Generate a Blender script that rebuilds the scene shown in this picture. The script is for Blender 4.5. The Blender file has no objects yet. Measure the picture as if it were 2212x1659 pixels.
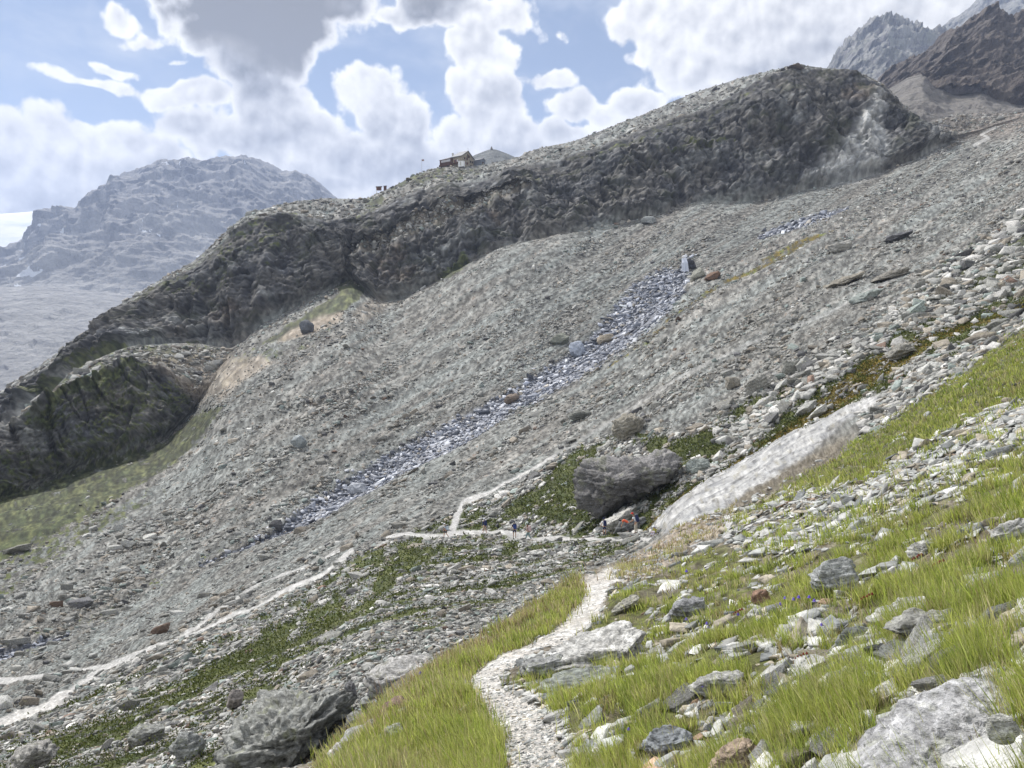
import bpy, bmesh, math, random
import numpy as np
from mathutils import Vector, Matrix, Euler

# ------------------------------------------------------------------ camera, sky, sun, exposure
scene = bpy.context.scene
col = scene.collection
PITCH = math.radians(3.0)
FPX, CU, CV = 1597.6, 1106.0, 829.5          # focal length and centre on a 2212 x 1659 grid
cam_data = bpy.data.cameras.new("camera")
cam = bpy.data.objects.new("camera", cam_data)
col.objects.link(cam)
cam.location = (0, 0, 0)
cam.rotation_euler = (math.pi / 2 - PITCH, 0, 0)
cam_data.sensor_width = 36.0
cam_data.lens = 26.0
cam_data.clip_start = 0.05
cam_data.clip_end = 40000
scene.camera = cam

SUN_AZ, SUN_EL = math.radians(-40), math.radians(49)     # azimuth from +Y towards +X
sdir = Vector((math.sin(SUN_AZ) * math.cos(SUN_EL), math.cos(SUN_AZ) * math.cos(SUN_EL), math.sin(SUN_EL)))
sun_data = bpy.data.lights.new("sun", "SUN")
sun_data.energy = 4.0
sun_data.angle = math.radians(0.6)
sun_data.color = (1.0, 0.955, 0.89)
sun = bpy.data.objects.new("sun", sun_data)
col.objects.link(sun)
sun.rotation_euler = sdir.to_track_quat('Z', 'Y').to_euler()
sun.location = (0, 0, 300)

scene.view_settings.view_transform = 'Standard'
scene.view_settings.look = 'None'
scene.view_settings.exposure = 0.28
scene.view_settings.gamma = 1.0
scene.cycles.max_bounces = 5
scene.cycles.diffuse_bounces = 3
scene.cycles.transmission_bounces = 3
scene.cycles.volume_bounces = 1
scene.cycles.use_denoising = True
scene.cycles.sample_clamp_indirect = 4.0


def ray(u, v):
    """unit-forward direction of a point on the 2212 grid (arrays allowed)"""
    x = (u - CU) / FPX
    yu = (CV - v) / FPX
    fy = math.cos(PITCH) + math.sin(PITCH) * yu
    fz = -math.sin(PITCH) + math.cos(PITCH) * yu
    return x, fy, fz


def unproj(u, v, r):
    x, y, z = ray(u, v)
    h = np.hypot(x, y)
    return np.stack([x / h * r, y / h * r, z / h * r], axis=-1)


# ------------------------------------------------------------------ node helpers
class NT:
    def __init__(self, tree):
        self.t = tree
        self.n = tree.nodes
        self.l = tree.links

    def node(self, typ, **kw):
        nd = self.n.new(typ)
        for k, v in kw.items():
            setattr(nd, k, v)
        return nd

    def put(self, sock, val):
        if val is None:
            return
        if isinstance(val, bpy.types.NodeSocket):
            self.l.new(val, sock)
        elif isinstance(val, bpy.types.Node):
            self.l.new(val.outputs[0], sock)
        else:
            if isinstance(val, (tuple, list)) and len(val) == 3 and sock.type == 'RGBA':
                val = (*val, 1)
            sock.default_value = val

    def math(self, op, a, b=None, c=None, clamp=False):
        nd = self.node('ShaderNodeMath', operation=op, use_clamp=clamp)
        self.put(nd.inputs[0], a)
        if b is not None: self.put(nd.inputs[1], b)
        if c is not None: self.put(nd.inputs[2], c)
        return nd.outputs[0]

    def vmath(self, op, a, b=None, s=None):
        nd = self.node('ShaderNodeVectorMath', operation=op)
        self.put(nd.inputs[0], a)
        if b is not None: self.put(nd.inputs[1], b)
        if s is not None: self.put(nd.inputs['Scale'], s)
        return nd.outputs['Value'] if op in ('DOT_PRODUCT', 'LENGTH', 'DISTANCE') else nd.outputs[0]

    def mix(self, f, a, b, mode='MIX'):
        nd = self.node('ShaderNodeMix', data_type='RGBA', blend_type=mode)
        self.put(nd.inputs[0], f)
        self.put(nd.inputs[6], a)
        self.put(nd.inputs[7], b)
        return nd.outputs[2]

    def ss(self, x, lo, hi, a=0.0, b=1.0):
        nd = self.node('ShaderNodeMapRange', interpolation_type='SMOOTHSTEP')
        self.put(nd.inputs[0], x)
        self.put(nd.inputs[1], lo); self.put(nd.inputs[2], hi)
        self.put(nd.inputs[3], a); self.put(nd.inputs[4], b)
        return nd.outputs[0]

    def noise(self, vec, scale, detail=4, rough=0.55, dist=0.0, out=0, dim='3D'):
        nd = self.node('ShaderNodeTexNoise', noise_dimensions=dim)
        self.put(nd.inputs['Vector'], vec)
        nd.inputs['Scale'].default_value = scale
        nd.inputs['Detail'].default_value = detail
        nd.inputs['Roughness'].default_value = rough
        nd.inputs['Distortion'].default_value = dist
        return nd.outputs[out]

    def voro(self, vec, scale, feature='F1', out=0, rnd=1.0):
        nd = self.node('ShaderNodeTexVoronoi', feature=feature)
        self.put(nd.inputs['Vector'], vec)
        nd.inputs['Scale'].default_value = scale
        nd.inputs['Randomness'].default_value = rnd
        return nd.outputs[out]

    def mapping(self, vec, loc=(0, 0, 0), rot=(0, 0, 0), scale=(1, 1, 1)):
        nd = self.node('ShaderNodeMapping')
        self.put(nd.inputs[0], vec)
        nd.inputs[1].default_value = loc
        nd.inputs[2].default_value = rot
        nd.inputs[3].default_value = scale
        return nd.outputs[0]

    def bump(self, h, strength, dist, normal=None):
        nd = self.node('ShaderNodeBump')
        nd.inputs['Strength'].default_value = strength
        nd.inputs['Distance'].default_value = dist
        self.put(nd.inputs['Height'], h)
        if normal is not None: self.put(nd.inputs['Normal'], normal)
        return nd.outputs[0]


def new_mat(name):
    m = bpy.data.materials.new(name)
    m.use_nodes = True
    nt = NT(m.node_tree)
    bsdf = m.node_tree.nodes['Principled BSDF']
    bsdf.inputs['Roughness'].default_value = 0.85
    bsdf.inputs['Specular IOR Level'].default_value = 0.25
    return m, nt, bsdf


def simple_mat(name, rgb, rough=0.8, metal=0.0, var=0.12, scale=6.0):
    m, nt, b = new_mat(name)
    tc = nt.node('ShaderNodeTexCoord')
    n = nt.noise(tc.outputs['Object'], scale, 4)
    c = nt.mix(n, tuple(x * (1 - var) for x in rgb), tuple(min(1, x * (1 + var)) for x in rgb))
    nt.put(b.inputs['Base Color'], c)
    b.inputs['Roughness'].default_value = rough
    b.inputs['Metallic'].default_value = metal
    return m


# ------------------------------------------------------------------ world: Nishita sky + cumulus field in direction space
def build_world():
    w = bpy.data.worlds.new("World")
    scene.world = w
    w.use_nodes = True
    w.cycles.sampling_method = 'MANUAL'
    w.cycles.sample_map_resolution = 512
    nt = NT(w.node_tree)
    bg = w.node_tree.nodes['Background']
    sky = nt.node('ShaderNodeTexSky', sky_type='NISHITA')
    sky.sun_disc = False
    sky.sun_elevation = SUN_EL
    sky.sun_rotation = SUN_AZ % (2 * math.pi)
    sky.altitude = 2800
    sky.air_density = 1.0
    sky.dust_density = 0.6
    sky.ozone_density = 1.5
    tc = nt.node('ShaderNodeTexCoord')
    D = nt.vmath('NORMALIZE', tc.outputs['Generated'])
    sep = nt.node('ShaderNodeSeparateXYZ'); nt.put(sep.inputs[0], D)
    az = nt.math('ARCTAN2', sep.outputs[0], sep.outputs[1])
    el = nt.math('ARCSINE', sep.outputs[2])
    comb = nt.node('ShaderNodeCombineXYZ')
    nt.put(comb.inputs[0], az); nt.put(comb.inputs[1], el)
    P = comb.outputs[0]

    def azel(u, v):
        x, y, z = ray(u, v)
        return math.atan2(x, y), math.asin(z / math.sqrt(x * x + y * y + z * z))
    # warp
    wv = nt.node('ShaderNodeTexNoise', noise_dimensions='2D'); nt.put(wv.inputs['Vector'], P)
    wv.inputs['Scale'].default_value = 9; wv.inputs['Detail'].default_value = 3
    woff = nt.vmath('SCALE', nt.vmath('SUBTRACT', wv.outputs['Color'], (0.5, 0.5, 0.5)), s=0.045)
    PW = nt.vmath('ADD', P, woff)
    # (u, v, ru, rv, strength, dark)
    B = CLOUDS
    F = None; DK = None; DW = None
    for (u, v, ru, rv, st, dk) in B:
        a, e = azel(u, v)
        loc = (a, e, 0)
        q = nt.vmath('SUBTRACT', PW, loc)
        q = nt.vmath('MULTIPLY', q, (FPX / ru * (1 if u < 1300 else 1.0), FPX / rv, 0))
        d = nt.vmath('LENGTH', q)
        f = nt.math('MULTIPLY', nt.math('SUBTRACT', 1.0, d), st)
        fm = nt.math('MAXIMUM', f, -1.0)
        F = fm if F is None else nt.node_smax(F, fm) if hasattr(nt, 'node_smax') else nt.math('SMOOTH_MAX', F, fm, 0.15)
        wgt = nt.math('POWER', nt.math('MAXIMUM', nt.math('ADD', f, 0.35), 0.001), 2.0)
        dd = nt.math('MULTIPLY', wgt, dk)
        DK = dd if DK is None else nt.math('ADD', DK, dd)
        DW = wgt if DW is None else nt.math('ADD', DW, wgt)
    dark = nt.math('DIVIDE', DK, nt.math('ADD', DW, 0.01))

    def puff(vec):
        a = nt.noise(vec, 7.5, 8, 0.60, dim='2D')
        v1 = nt.node('ShaderNodeTexVoronoi', feature='F1', voronoi_dimensions='2D'); nt.put(v1.inputs['Vector'], vec)
        v1.inputs['Scale'].default_value = 19
        v1.inputs['Detail'].default_value = 2.0
        v1.inputs['Roughness'].default_value = 0.55
        b = nt.math('MULTIPLY', nt.math('SUBTRACT', 0.42, v1.outputs[0]), 0.62)
        return nt.math('ADD', nt.math('MULTIPLY', nt.math('SUBTRACT', a, 0.5), 2.0), b)
    n1 = puff(P)
    n2 = puff(nt.vmath('ADD', P, (-0.007, 0.013, 0)))      # the same field a little way towards the sun: relief of the billows
    field = nt.math('SUBTRACT', nt.math('ADD', F, nt.math('MULTIPLY', n1, 0.66)), 0.11)
    gen = nt.math('MULTIPLY', nt.math('SUBTRACT', nt.noise(D, 2.2, 3, 0.55), 0.47), 3.0)   # loose cover away from the view
    away = nt.ss(nt.math('ABSOLUTE', az), 0.72, 0.95)
    up = nt.ss(el, 0.45, 0.62)
    away = nt.math('MAXIMUM', away, up)
    field = nt.math('ADD', nt.math('MULTIPLY', field, nt.math('SUBTRACT', 1.0, away)), nt.math('MULTIPLY', gen, away))
    alpha = nt.ss(field, -0.08, 0.13)
    thick = nt.ss(field, 0.03, 0.50)
    relief = nt.math('MULTIPLY', nt.math('SUBTRACT', n1, n2), 0.55)
    mid = nt.noise(PW, 11.0, 4, 0.6, dim='2D')
    dk2 = nt.math('MULTIPLY', dark, nt.ss(mid, 0.25, 0.75, 1.05, 0.6))
    dk2 = nt.mix(nt.ss(dark, 0.68, 0.85), dk2, dark)
    bright = nt.math('SUBTRACT', 1.0, nt.math('MULTIPLY', thick, nt.math('MULTIPLY', dk2, nt.ss(dark, .68, .9, 1.0, .93))))
    bright = nt.math('ADD', bright, nt.math('MULTIPLY', relief, nt.ss(dark, 0.6, 0.9, 1.0, 0.15)))
    bright = nt.math('ADD', bright, nt.math('MULTIPLY', nt.math('SUBTRACT', nt.noise(P, 4.0, 5, 0.55, dim='2D'), .5), nt.ss(dark, 0.68, 0.85, 0.0, .38)))
    bright = nt.math('MINIMUM', nt.math('MAXIMUM', bright, 0.20), 1.06)
    shade = nt.mix(nt.ss(bright, 0.3, 0.95), (0.93, 0.95, 1.0), (1.0, 0.99, 0.97))
    shade = nt.mix(nt.math('MULTIPLY', nt.ss(dark, 0.68, 0.85), thick), shade, (1.0, .985, .96))
    cl = nt.vmath('SCALE', shade, s=nt.math('MULTIPLY', bright, CLOUD_GAIN))
    skyc = nt.mix(1.0, sky.outputs[0], SKY_TINT, 'MULTIPLY')
    veil = nt.ss(nt.noise(nt.mapping(PW, scale=(1, 2.2, 1)), 6.0, 4, 0.6, dim='2D'), 0.40, 0.8, 0.06, 0.5)
    skyc = nt.mix(veil, skyc, (CLOUD_GAIN * .7, CLOUD_GAIN * .74, CLOUD_GAIN * .8))
    out = nt.mix(alpha, skyc, cl)
    nt.put(bg.inputs[0], out)
    bg.inputs[1].default_value = 0.1


HAZE = 1.3e-4
CLOUD_GAIN = 9.8
SKY_TINT = (1.22, 1.10, .98)
CLOUDS = [
    (560, 20, 250, 130, 1.6, .95), (500, -60, 330, 110, 1.4, .95), (700, 0, 165, 85, 1.3, .9), (590, 100, 130, 95, 1.4, .9), (660, 60, 130, 80, 1.2, .9), (750, 20, 90, 60, .8, .4),
    (940, 5, 110, 75, 1.3, .85), (850, 30, 110, 40, .7, .25),
    (590, 230, 115, 130, 1.3, .5), (640, 320, 130, 100, 1.4, .5), (520, 300, 150, 90, 1.0, .5), (500, 150, 80, 60, .8, .5),
    (100, 335, 230, 105, 1.5, .24), (40, 285, 130, 62, 1.1, .18), (250, 340, 140, 80, 1.3, .32), (330, 350, 100, 70, 1.1, .4),
    (405, 200, 90, 34, 1.0, .3), (470, 215, 60, 40, 1.0, .35), (430, 270, 90, 45, 1.0, .45),
    (800, 200, 105, 80, 1.3, .22), (850, 270, 120, 110, 1.4, .5), (780, 350, 130, 80, 1.3, .55), (900, 350, 110, 70, 1.2, .4),
    (1040, 110, 95, 55, 1.1, .2), (1060, 210, 115, 75, 1.2, .3), (1080, 290, 130, 80, 1.3, .35), (990, 310, 120, 80, 1.0, .4),
    (1060, 30, 120, 50, 1.0, .2), (1190, 165, 75, 36, 1.0, .2), (1240, 225, 90, 60, 1.2, .3), (1200, 300, 130, 60, 1.2, .35), (1370, 225, 110, 42, 1.1, .3), (1290, 250, 80, 50, 1.0, .3),
    (1200, 70, 60, 30, .5, .1), (1130, 330, 200, 50, 1.1, .3),
    (1480, 45, 210, 80, 1.4, .15), (1700, 40, 320, 110, 1.6, .2), (2000, 10, 400, 150, 1.6, .28), (1490, 150, 140, 85, 1.4, .22), (1420, 110, 100, 50, 1.1, .15),
    (1650, 140, 200, 80, 1.4, .40), (1850, 130, 240, 90, 1.5, .45), (2100, 120, 280, 140, 1.4, .4), (1580, 200, 160, 50, 1.0, .35),
    (270, 28, 42, 34, .75, .1), (330, 92, 60, 16, .5, .1), (200, 178, 110, 15, .48, .1), (225, 146, 70, 12, .42, .1), (365, 133, 36, 7, .4, .1),
    (250, 430, 360, 95, 1.4, .5), (700, 430, 330, 90, 1.4, .42), (60, 430, 220, 90, 1.2, .5), (-200, 350, 250, 150, 1.4, .4), (2500, 100, 300, 200, 1.4, .4),
]
build_world()


def setp(o, label=None, cat=None, group=None, kind=None):
    if label: o["label"] = label
    if cat: o["category"] = cat
    if group: o["group"] = group
    if kind: o["kind"] = kind
    return o


# ------------------------------------------------------------------ numpy gradient noise
_rng = np.random.default_rng(7)
_perm = _rng.permutation(256).astype(np.int32)
_perm = np.concatenate([_perm, _perm])
_g = _rng.normal(size=(256, 3)).astype(np.float32)
_g /= np.linalg.norm(_g, axis=1, keepdims=True)


def pnoise(P, seed=0):
    P = np.asarray(P, dtype=np.float32)
    sh = P.shape[:-1]
    P = P.reshape(-1, 3) + np.float32(seed * 17.13 + 1000.5)
    out = np.empty(len(P), np.float32)
    for s in range(0, len(P), 400000):
        p = P[s:s + 400000]
        i = np.floor(p).astype(np.int32)
        f = p - i
        i &= 255
        w = f * f * f * (f * (f * 6 - 15) + 10)
        acc = 0
        for dx in (0, 1):
            hx = _perm[(i[:, 0] + dx) & 255]
            wx = w[:, 0] if dx else 1 - w[:, 0]
            for dy in (0, 1):
                hy = _perm[(hx + i[:, 1] + dy) & 255]
                wy = w[:, 1] if dy else 1 - w[:, 1]
                for dz in (0, 1):
                    g = _g[_perm[(hy + i[:, 2] + dz) & 255]]
                    d = g[:, 0] * (f[:, 0] - dx) + g[:, 1] * (f[:, 1] - dy) + g[:, 2] * (f[:, 2] - dz)
                    acc = acc + d * wx * wy * (w[:, 2] if dz else 1 - w[:, 2])
        out[s:s + 400000] = acc
    return out.reshape(sh) * 1.5


def fbm(P, octaves=4, gain=0.5, lac=2.03, seed=0, ridged=False):
    a, out, tot = 1.0, 0, 0
    P = np.asarray(P, dtype=np.float32)
    for k in range(octaves):
        n = pnoise(P, seed + k)
        if ridged:
            n = 1 - 2 * np.abs(n)
        out = out + n * a
        tot += a
        a *= gain
        P = P * lac
    return out / tot


def sstep(x, a, b):
    t = np.clip((x - a) / (b - a), 0, 1)
    return t * t * (3 - 2 * t)


def mesh_obj(name, verts, faces, mat=None, parent=None, smooth=False):
    """faces: (n,k) int array or list of lists"""
    me = bpy.data.meshes.new(name)
    verts = np.asarray(verts, dtype=np.float32)
    if isinstance(faces, np.ndarray):
        n, k = faces.shape
        me.vertices.add(len(verts)); me.vertices.foreach_set("co", verts.ravel())
        me.loops.add(n * k); me.loops.foreach_set("vertex_index", faces.astype(np.int32).ravel())
        me.polygons.add(n)
        me.polygons.foreach_set("loop_start", np.arange(0, n * k, k, dtype=np.int32))
        me.update(calc_edges=True)
    else:
        me.from_pydata(verts.tolist(), [], faces)
        me.update()
    if smooth:
        me.polygons.foreach_set("use_smooth", np.ones(len(me.polygons), bool))
    o = bpy.data.objects.new(name, me)
    col.objects.link(o)
    if mat: me.materials.append(mat)
    if parent: o.parent = parent
    return o


def add_col(me, name, arr):
    a = me.color_attributes.new(name, 'FLOAT_COLOR', 'POINT')
    arr = np.asarray(arr, np.float32)
    if arr.shape[1] == 3:
        arr = np.concatenate([arr, np.ones((len(arr), 1), np.float32)], 1)
    a.data.foreach_set("color", arr.ravel())
# ------------------------------------------------------------------ the lie of the land: (u, v, range) along successive lines from the feet to the skyline
def expand(c):
    c = sorted(c)
    a = np.array(c, float)
    return a


KN = {}
KN['A'] = [(-600, 2600, 5.5), (0, 2600, 3.6), (600, 2600, 2.0), (1106, 2600, 1.45), (2212, 2600, 1.5), (2800, 2600, 1.7)]
KN['B'] = [(-600, 1850, 9), (0, 1760, 8), (300, 1740, 8), (600, 1715, 7.4), (700, 1680, 6.8), (800, 1659, 6.2), (1000, 1659, 5.5), (1200, 1659, 5.1),
           (1400, 1659, 4.6), (1600, 1659, 4.0), (1800, 1659, 3.4), (2000, 1659, 2.95), (2212, 1659, 2.65), (2800, 1620, 2.3)]
KN['C'] = [(-600, 1800, 11), (0, 1730, 10), (600, 1700, 8.3), (700, 1668, 7.8), (800, 1585, 7.2), (1000, 1500, 7.7), (1200, 1450, 8.2), (1400, 1430, 7.6),
           (1600, 1400, 6.8), (1800, 1360, 6.2), (2000, 1310, 5.9), (2212, 1250, 5.9), (2800, 1100, 6.2)]
KN['C2'] = [(-600, 1790, 12), (0, 1715, 11), (600, 1695, 9), (700, 1663, 8.2), (780, 1577, 7.9), (900, 1475, 9.2), (1100, 1375, 11.2), (1250, 1330, 12.5),
            (1400, 1290, 12.5), (1600, 1225, 13.5), (1800, 1150, 14.5), (2000, 1050, 16.5), (2212, 940, 20), (2800, 640, 32)]
KN['D'] = [(-600, 1780, 13), (0, 1700, 12), (600, 1690, 9.6), (700, 1658, 8.7), (780, 1570, 8.6), (900, 1460, 10.2), (1100, 1338, 13.8), (1250, 1243, 17.5),
           (1340, 1214, 20), (1430, 1185, 25), (1600, 1105, 32), (1800, 990, 42), (1900, 930, 48), (2000, 862, 55), (2212, 705, 75), (2800, 300, 150)]
KN['E'] = [(-600, 1700, 24), (0, 1666, 22), (300, 1662, 19), (600, 1664, 15), (700, 1645, 14), (780, 1562, 15.5), (900, 1452, 20), (1100, 1332, 29), (1250, 1238, 39),
           (1340, 1209, 46), (1430, 1150, 55), (1500, 1085, 58), (1600, 1032, 61), (1700, 965, 66), (1800, 902, 70), (1900, 832, 76), (2000, 765, 85), (2212, 655, 105), (2800, 270, 200)]
KN['F'] = [(-600, 1700, 30), (-200, 1600, 38), (0, 1562, 44), (200, 1480, 52), (330, 1400, 60), (540, 1300, 71), (700, 1228, 79), (800, 1175, 83), (870, 1157, 84), (1040, 1150, 80),
           (1140, 1160, 75), (1300, 1155, 68), (1380, 1148, 63.5), (1430, 1132, 63), (1500, 1072, 66), (1600, 1018, 70), (1700, 950, 75), (1800, 886, 79), (1900, 817, 86),
           (2000, 750, 95), (2212, 632, 118), (2800, 220, 240)]
KN['G'] = [(-600, 1600, 50), (0, 1418, 66), (200, 1335, 80), (400, 1252, 94), (600, 1150, 110), (870, 1000, 140), (1100, 862, 172), (1330, 722, 215), (1480, 600, 252),
           (1600, 555, 265), (1750, 478, 285), (1900, 440, 300), (2050, 400, 300), (2212, 345, 290), (2800, 60, 330)]
KN['H'] = [(-600, 1350, 130), (0, 1085, 180), (150, 1032, 200), (300, 985, 215), (350, 962, 225), (405, 905, 240), (440, 860, 250), (470, 800, 265), (500, 762, 280), (580, 697, 300), (700, 637, 322), (755, 606, 338), (820, 656, 308),
           (860, 652, 306), (1000, 590, 310), (1090, 540, 315), (1200, 515, 316), (1350, 487, 325), (1500, 442, 340), (1640, 440, 345), (1800, 402, 355), (1900, 382, 360),
           (1990, 345, 366), (2020, 325, 370), (2100, 295, 400), (2212, 255, 430), (2800, -40, 500)]
KN['I'] = [(-600, 1215, 140), (0, 948, 192), (60, 908, 196), (110, 874, 205), (150, 842, 215), (200, 818, 226), (280, 797, 242), (340, 802, 244), (390, 835, 243), (430, 852, 253), (470, 797, 267), (500, 760, 282), (580, 695.5, 302),(700, 635.5, 323.5), (755, 604.5, 339.5),
           (820, 654.5, 309.5), (860, 649, 308), (1000, 587, 313), (1090, 537, 318), (1200, 512, 319), (1350, 484, 328), (1500, 439, 343), (1640, 437, 348), (1800, 399, 358), (1900, 379, 363),
           (1990, 342, 369), (2020, 323, 373), (2100, 293, 404), (2212, 253, 434), (2800, -42, 505)]
KN['I2'] = [(-600, 1200, 150), (0, 932, 206), (60, 890, 212), (110, 850, 224), (150, 808, 238), (200, 785, 252), (280, 752, 268), (400, 745, 285), (440, 748, 284), (500, 758, 283), (580, 694, 303), (700, 634, 325), (755, 603, 341),
           (820, 653, 311), (860, 649, 308), (1000, 587, 313), (1090, 537, 318), (1200, 512, 319), (1350, 484, 328), (1500, 439, 343), (1640, 437, 348), (1800, 399, 358), (1900, 379, 363),
           (1990, 342, 369), (2020, 323, 373), (2100, 293, 404), (2212, 253, 434), (2800, -42, 505)]
KN['J'] = [(-600, 1195, 260), (0, 930, 285), (60, 888, 288), (110, 848, 290), (150, 806, 292), (200, 783, 295), (280, 750, 298), (400, 743, 302), (440, 746, 302), (500, 755, 303), (580, 692, 308), (700, 632, 328), (755, 601, 344),
           (820, 651, 314), (860, 647, 311), (1000, 585, 316), (1090, 535, 321), (1200, 510, 322), (1350, 482, 331), (1500, 437, 346), (1640, 435, 351), (1800, 397, 361), (1900, 377, 366),
           (1990, 340, 372), (2020, 321, 376), (2100, 291, 408), (2212, 251, 438), (2800, -44, 510)]
KN['K'] = [(-600, 1160, 290), (-300, 1060, 305), (0, 884, 320), (100, 805, 325), (200, 728, 330), (240, 690, 334), (330, 632, 340), (420, 580, 345), (500, 512, 350), (540, 478, 352),
           (600, 466, 355), (700, 484, 355), (790, 474, 358), (850, 440, 360), (950, 400, 368), (1040, 395, 372), (1110, 366, 378), (1200, 350, 381), (1300, 323, 386), (1400, 283, 391),
           (1550, 232, 398), (1640, 178, 402), (1720, 148, 405), (1850, 163, 404), (1920, 205, 402), (1975, 262, 390), (2008, 312, 380), (2050, 296, 395), (2100, 286, 412), (2212, 249, 442), (2800, -48, 520)]
KN['L'] = [(-600, 1130, 300), (-300, 1020, 318), (0, 850, 335), (50, 812, 340), (100, 779, 345), (200, 703, 350), (240, 667, 355), (330, 613, 360), (420, 562, 365), (455, 530, 370), (500, 488, 376), (520, 470, 380), (540, 458, 385),
           (570, 449, 395), (640, 431, 415), (700, 424, 425), (790, 426, 420), (820, 412, 422), (850, 399, 426), (900, 372, 432), (940, 359, 437), (1040, 353, 445), (1110, 342, 455), (1160, 318, 475), (1240, 301, 500),
           (1320, 270, 520), (1400, 239, 530), (1500, 195, 535), (1600, 165, 520), (1660, 152, 480), (1700, 143, 440), (1720, 138, 418), (1760, 143, 430), (1850, 157, 428), (1885, 170, 424), (1920, 198, 420), (1960, 232, 414), (1990, 262, 408), (2010, 262, 420), (2050, 246, 480),
           (2120, 240, 520), (2212, 246, 560), (2800, -60, 600)]
order = ['A', 'B', 'C', 'C2', 'D', 'E', 'F', 'G', 'H', 'I', 'I2', 'J', 'K', 'L', 'M', 'N']
KI = {k: i for i, k in enumerate(order)}

U = np.concatenate([np.linspace(-600, -24, 90), np.linspace(-20, 2232, 1050), np.linspace(2238, 2800, 80)])
NU = len(U)


def gsm(a, sig, axis=0):
    if sig <= 0: return a
    n = int(sig * 3)
    k = np.exp(-0.5 * (np.arange(-n, n + 1) / sig) ** 2); k /= k.sum()
    ap = np.pad(a, [(n, n) if i == axis else (0, 0) for i in range(a.ndim)], mode='edge')
    return np.apply_along_axis(lambda m: np.convolve(m, k, 'valid'), axis, ap)


VK, RK = [], []
for nme in order[:-2]:
    a = np.array(KN[nme], float)
    v = np.interp(U, a[:, 0], a[:, 1]); ir = np.interp(U, a[:, 0], 1 / a[:, 2])
    sg = {'L': 1.2, 'K': 3, 'H': 5, 'I': 4, 'I2': 3, 'J': 5}.get(nme, 9)
    if nme in ('D', 'E'): sg = 6
    VK.append(gsm(v, sg)); RK.append(gsm(ir, max(sg, 5)))
VK.append(VK[-1] + 70); RK.append(RK[-1] / 1.3)
VK.append(VK[-2] + 260); RK.append(RK[-2] / 1.9)
VK = np.array(VK); RK = np.array(RK)
# keep the lines in order (v must fall, 1/r must fall) up to the skyline
for k in range(1, KI['L'] + 1):
    VK[k] = np.minimum(VK[k], VK[k - 1] - 1.2)
    RK[k] = np.minimum(RK[k], RK[k - 1] * 0.994)
inview = (U > -20) & (U < 2232)
rows_v, rows_r, rows_s = [], [], []
for k in range(len(VK) - 1):
    dv = np.abs(VK[k + 1] - VK[k])[inview]
    n = int(max(6, np.percentile(dv, 97) / 2.15))
    if k == 0: n = 60
    if k >= KI['L']: n = 8
    if order[k] == 'D': n = 26
    if order[k] == 'I2': n = 20
    for t in np.arange(n) / n:
        rows_v.append(VK[k] * (1 - t) + VK[k + 1] * t)
        rows_r.append(RK[k] * (1 - t) + RK[k + 1] * t)
        rows_s.append(k + t)
rows_v.append(VK[-1]); rows_r.append(RK[-1]); rows_s.append(len(VK) - 1)
V = np.array(rows_v); IR = np.array(rows_r); S = np.array(rows_s)
NR = len(S)
V = gsm(V, 1.5, 0); IR = np.exp(gsm(np.log(IR), 1.5, 0))
UU = np.broadcast_to(U[None, :], (NR, NU))
SS = np.broadcast_to(S[:, None], (NR, NU))
P = unproj(UU, V, 1 / IR)
print("terrain grid", NR, NU, NR * NU)
# coordinates with a little noise for ragged outlines of every patch
wob = np.stack([fbm(P * np.array([.05, .05, .08]), 4, seed=3), fbm(P * np.array([.05, .05, .08]), 4, seed=11)], -1)
RR = 1 / IR
wamp = np.clip(900 / RR, 4, 26)
wn = np.stack([fbm(P * .35, 4, .6, seed=21), fbm(P * .35, 4, .6, seed=31)], -1)
UW = UU + wn[..., 0] * wamp
VW = V + wn[..., 1] * wamp * .7


def poly(pts, feather=6, uu=None, vv=None):
    """1 inside the outline, falling to 0 over the feather"""
    uu = UW if uu is None else uu
    vv = VW if vv is None else vv
    pts = np.array(pts, float)
    lo, hi = pts.min(0) - feather - 30, pts.max(0) + feather + 30
    out = np.zeros(uu.shape, np.float32)
    sel = (uu > lo[0]) & (uu < hi[0]) & (vv > lo[1]) & (vv < hi[1])
    x, y = uu[sel], vv[sel]
    inside = np.zeros(len(x), bool)
    dist = np.full(len(x), 1e9)
    n = len(pts)
    for i in range(n):
        x0, y0 = pts[i]; x1, y1 = pts[(i + 1) % n]
        c = ((y0 > y) != (y1 > y)) & (x < (x1 - x0) * (y - y0) / ((y1 - y0) or 1e-9) + x0)
        inside ^= c
        L2 = (x1 - x0) ** 2 + (y1 - y0) ** 2 or 1
        t = np.clip(((x - x0) * (x1 - x0) + (y - y0) * (y1 - y0)) / L2, 0, 1)
        dist = np.minimum(dist, np.hypot(x - x0 - t * (x1 - x0), y - y0 - t * (y1 - y0)))
    sd = np.where(inside, dist, -dist)
    out[sel] = sstep(sd, -feather, feather)
    return out


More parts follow.
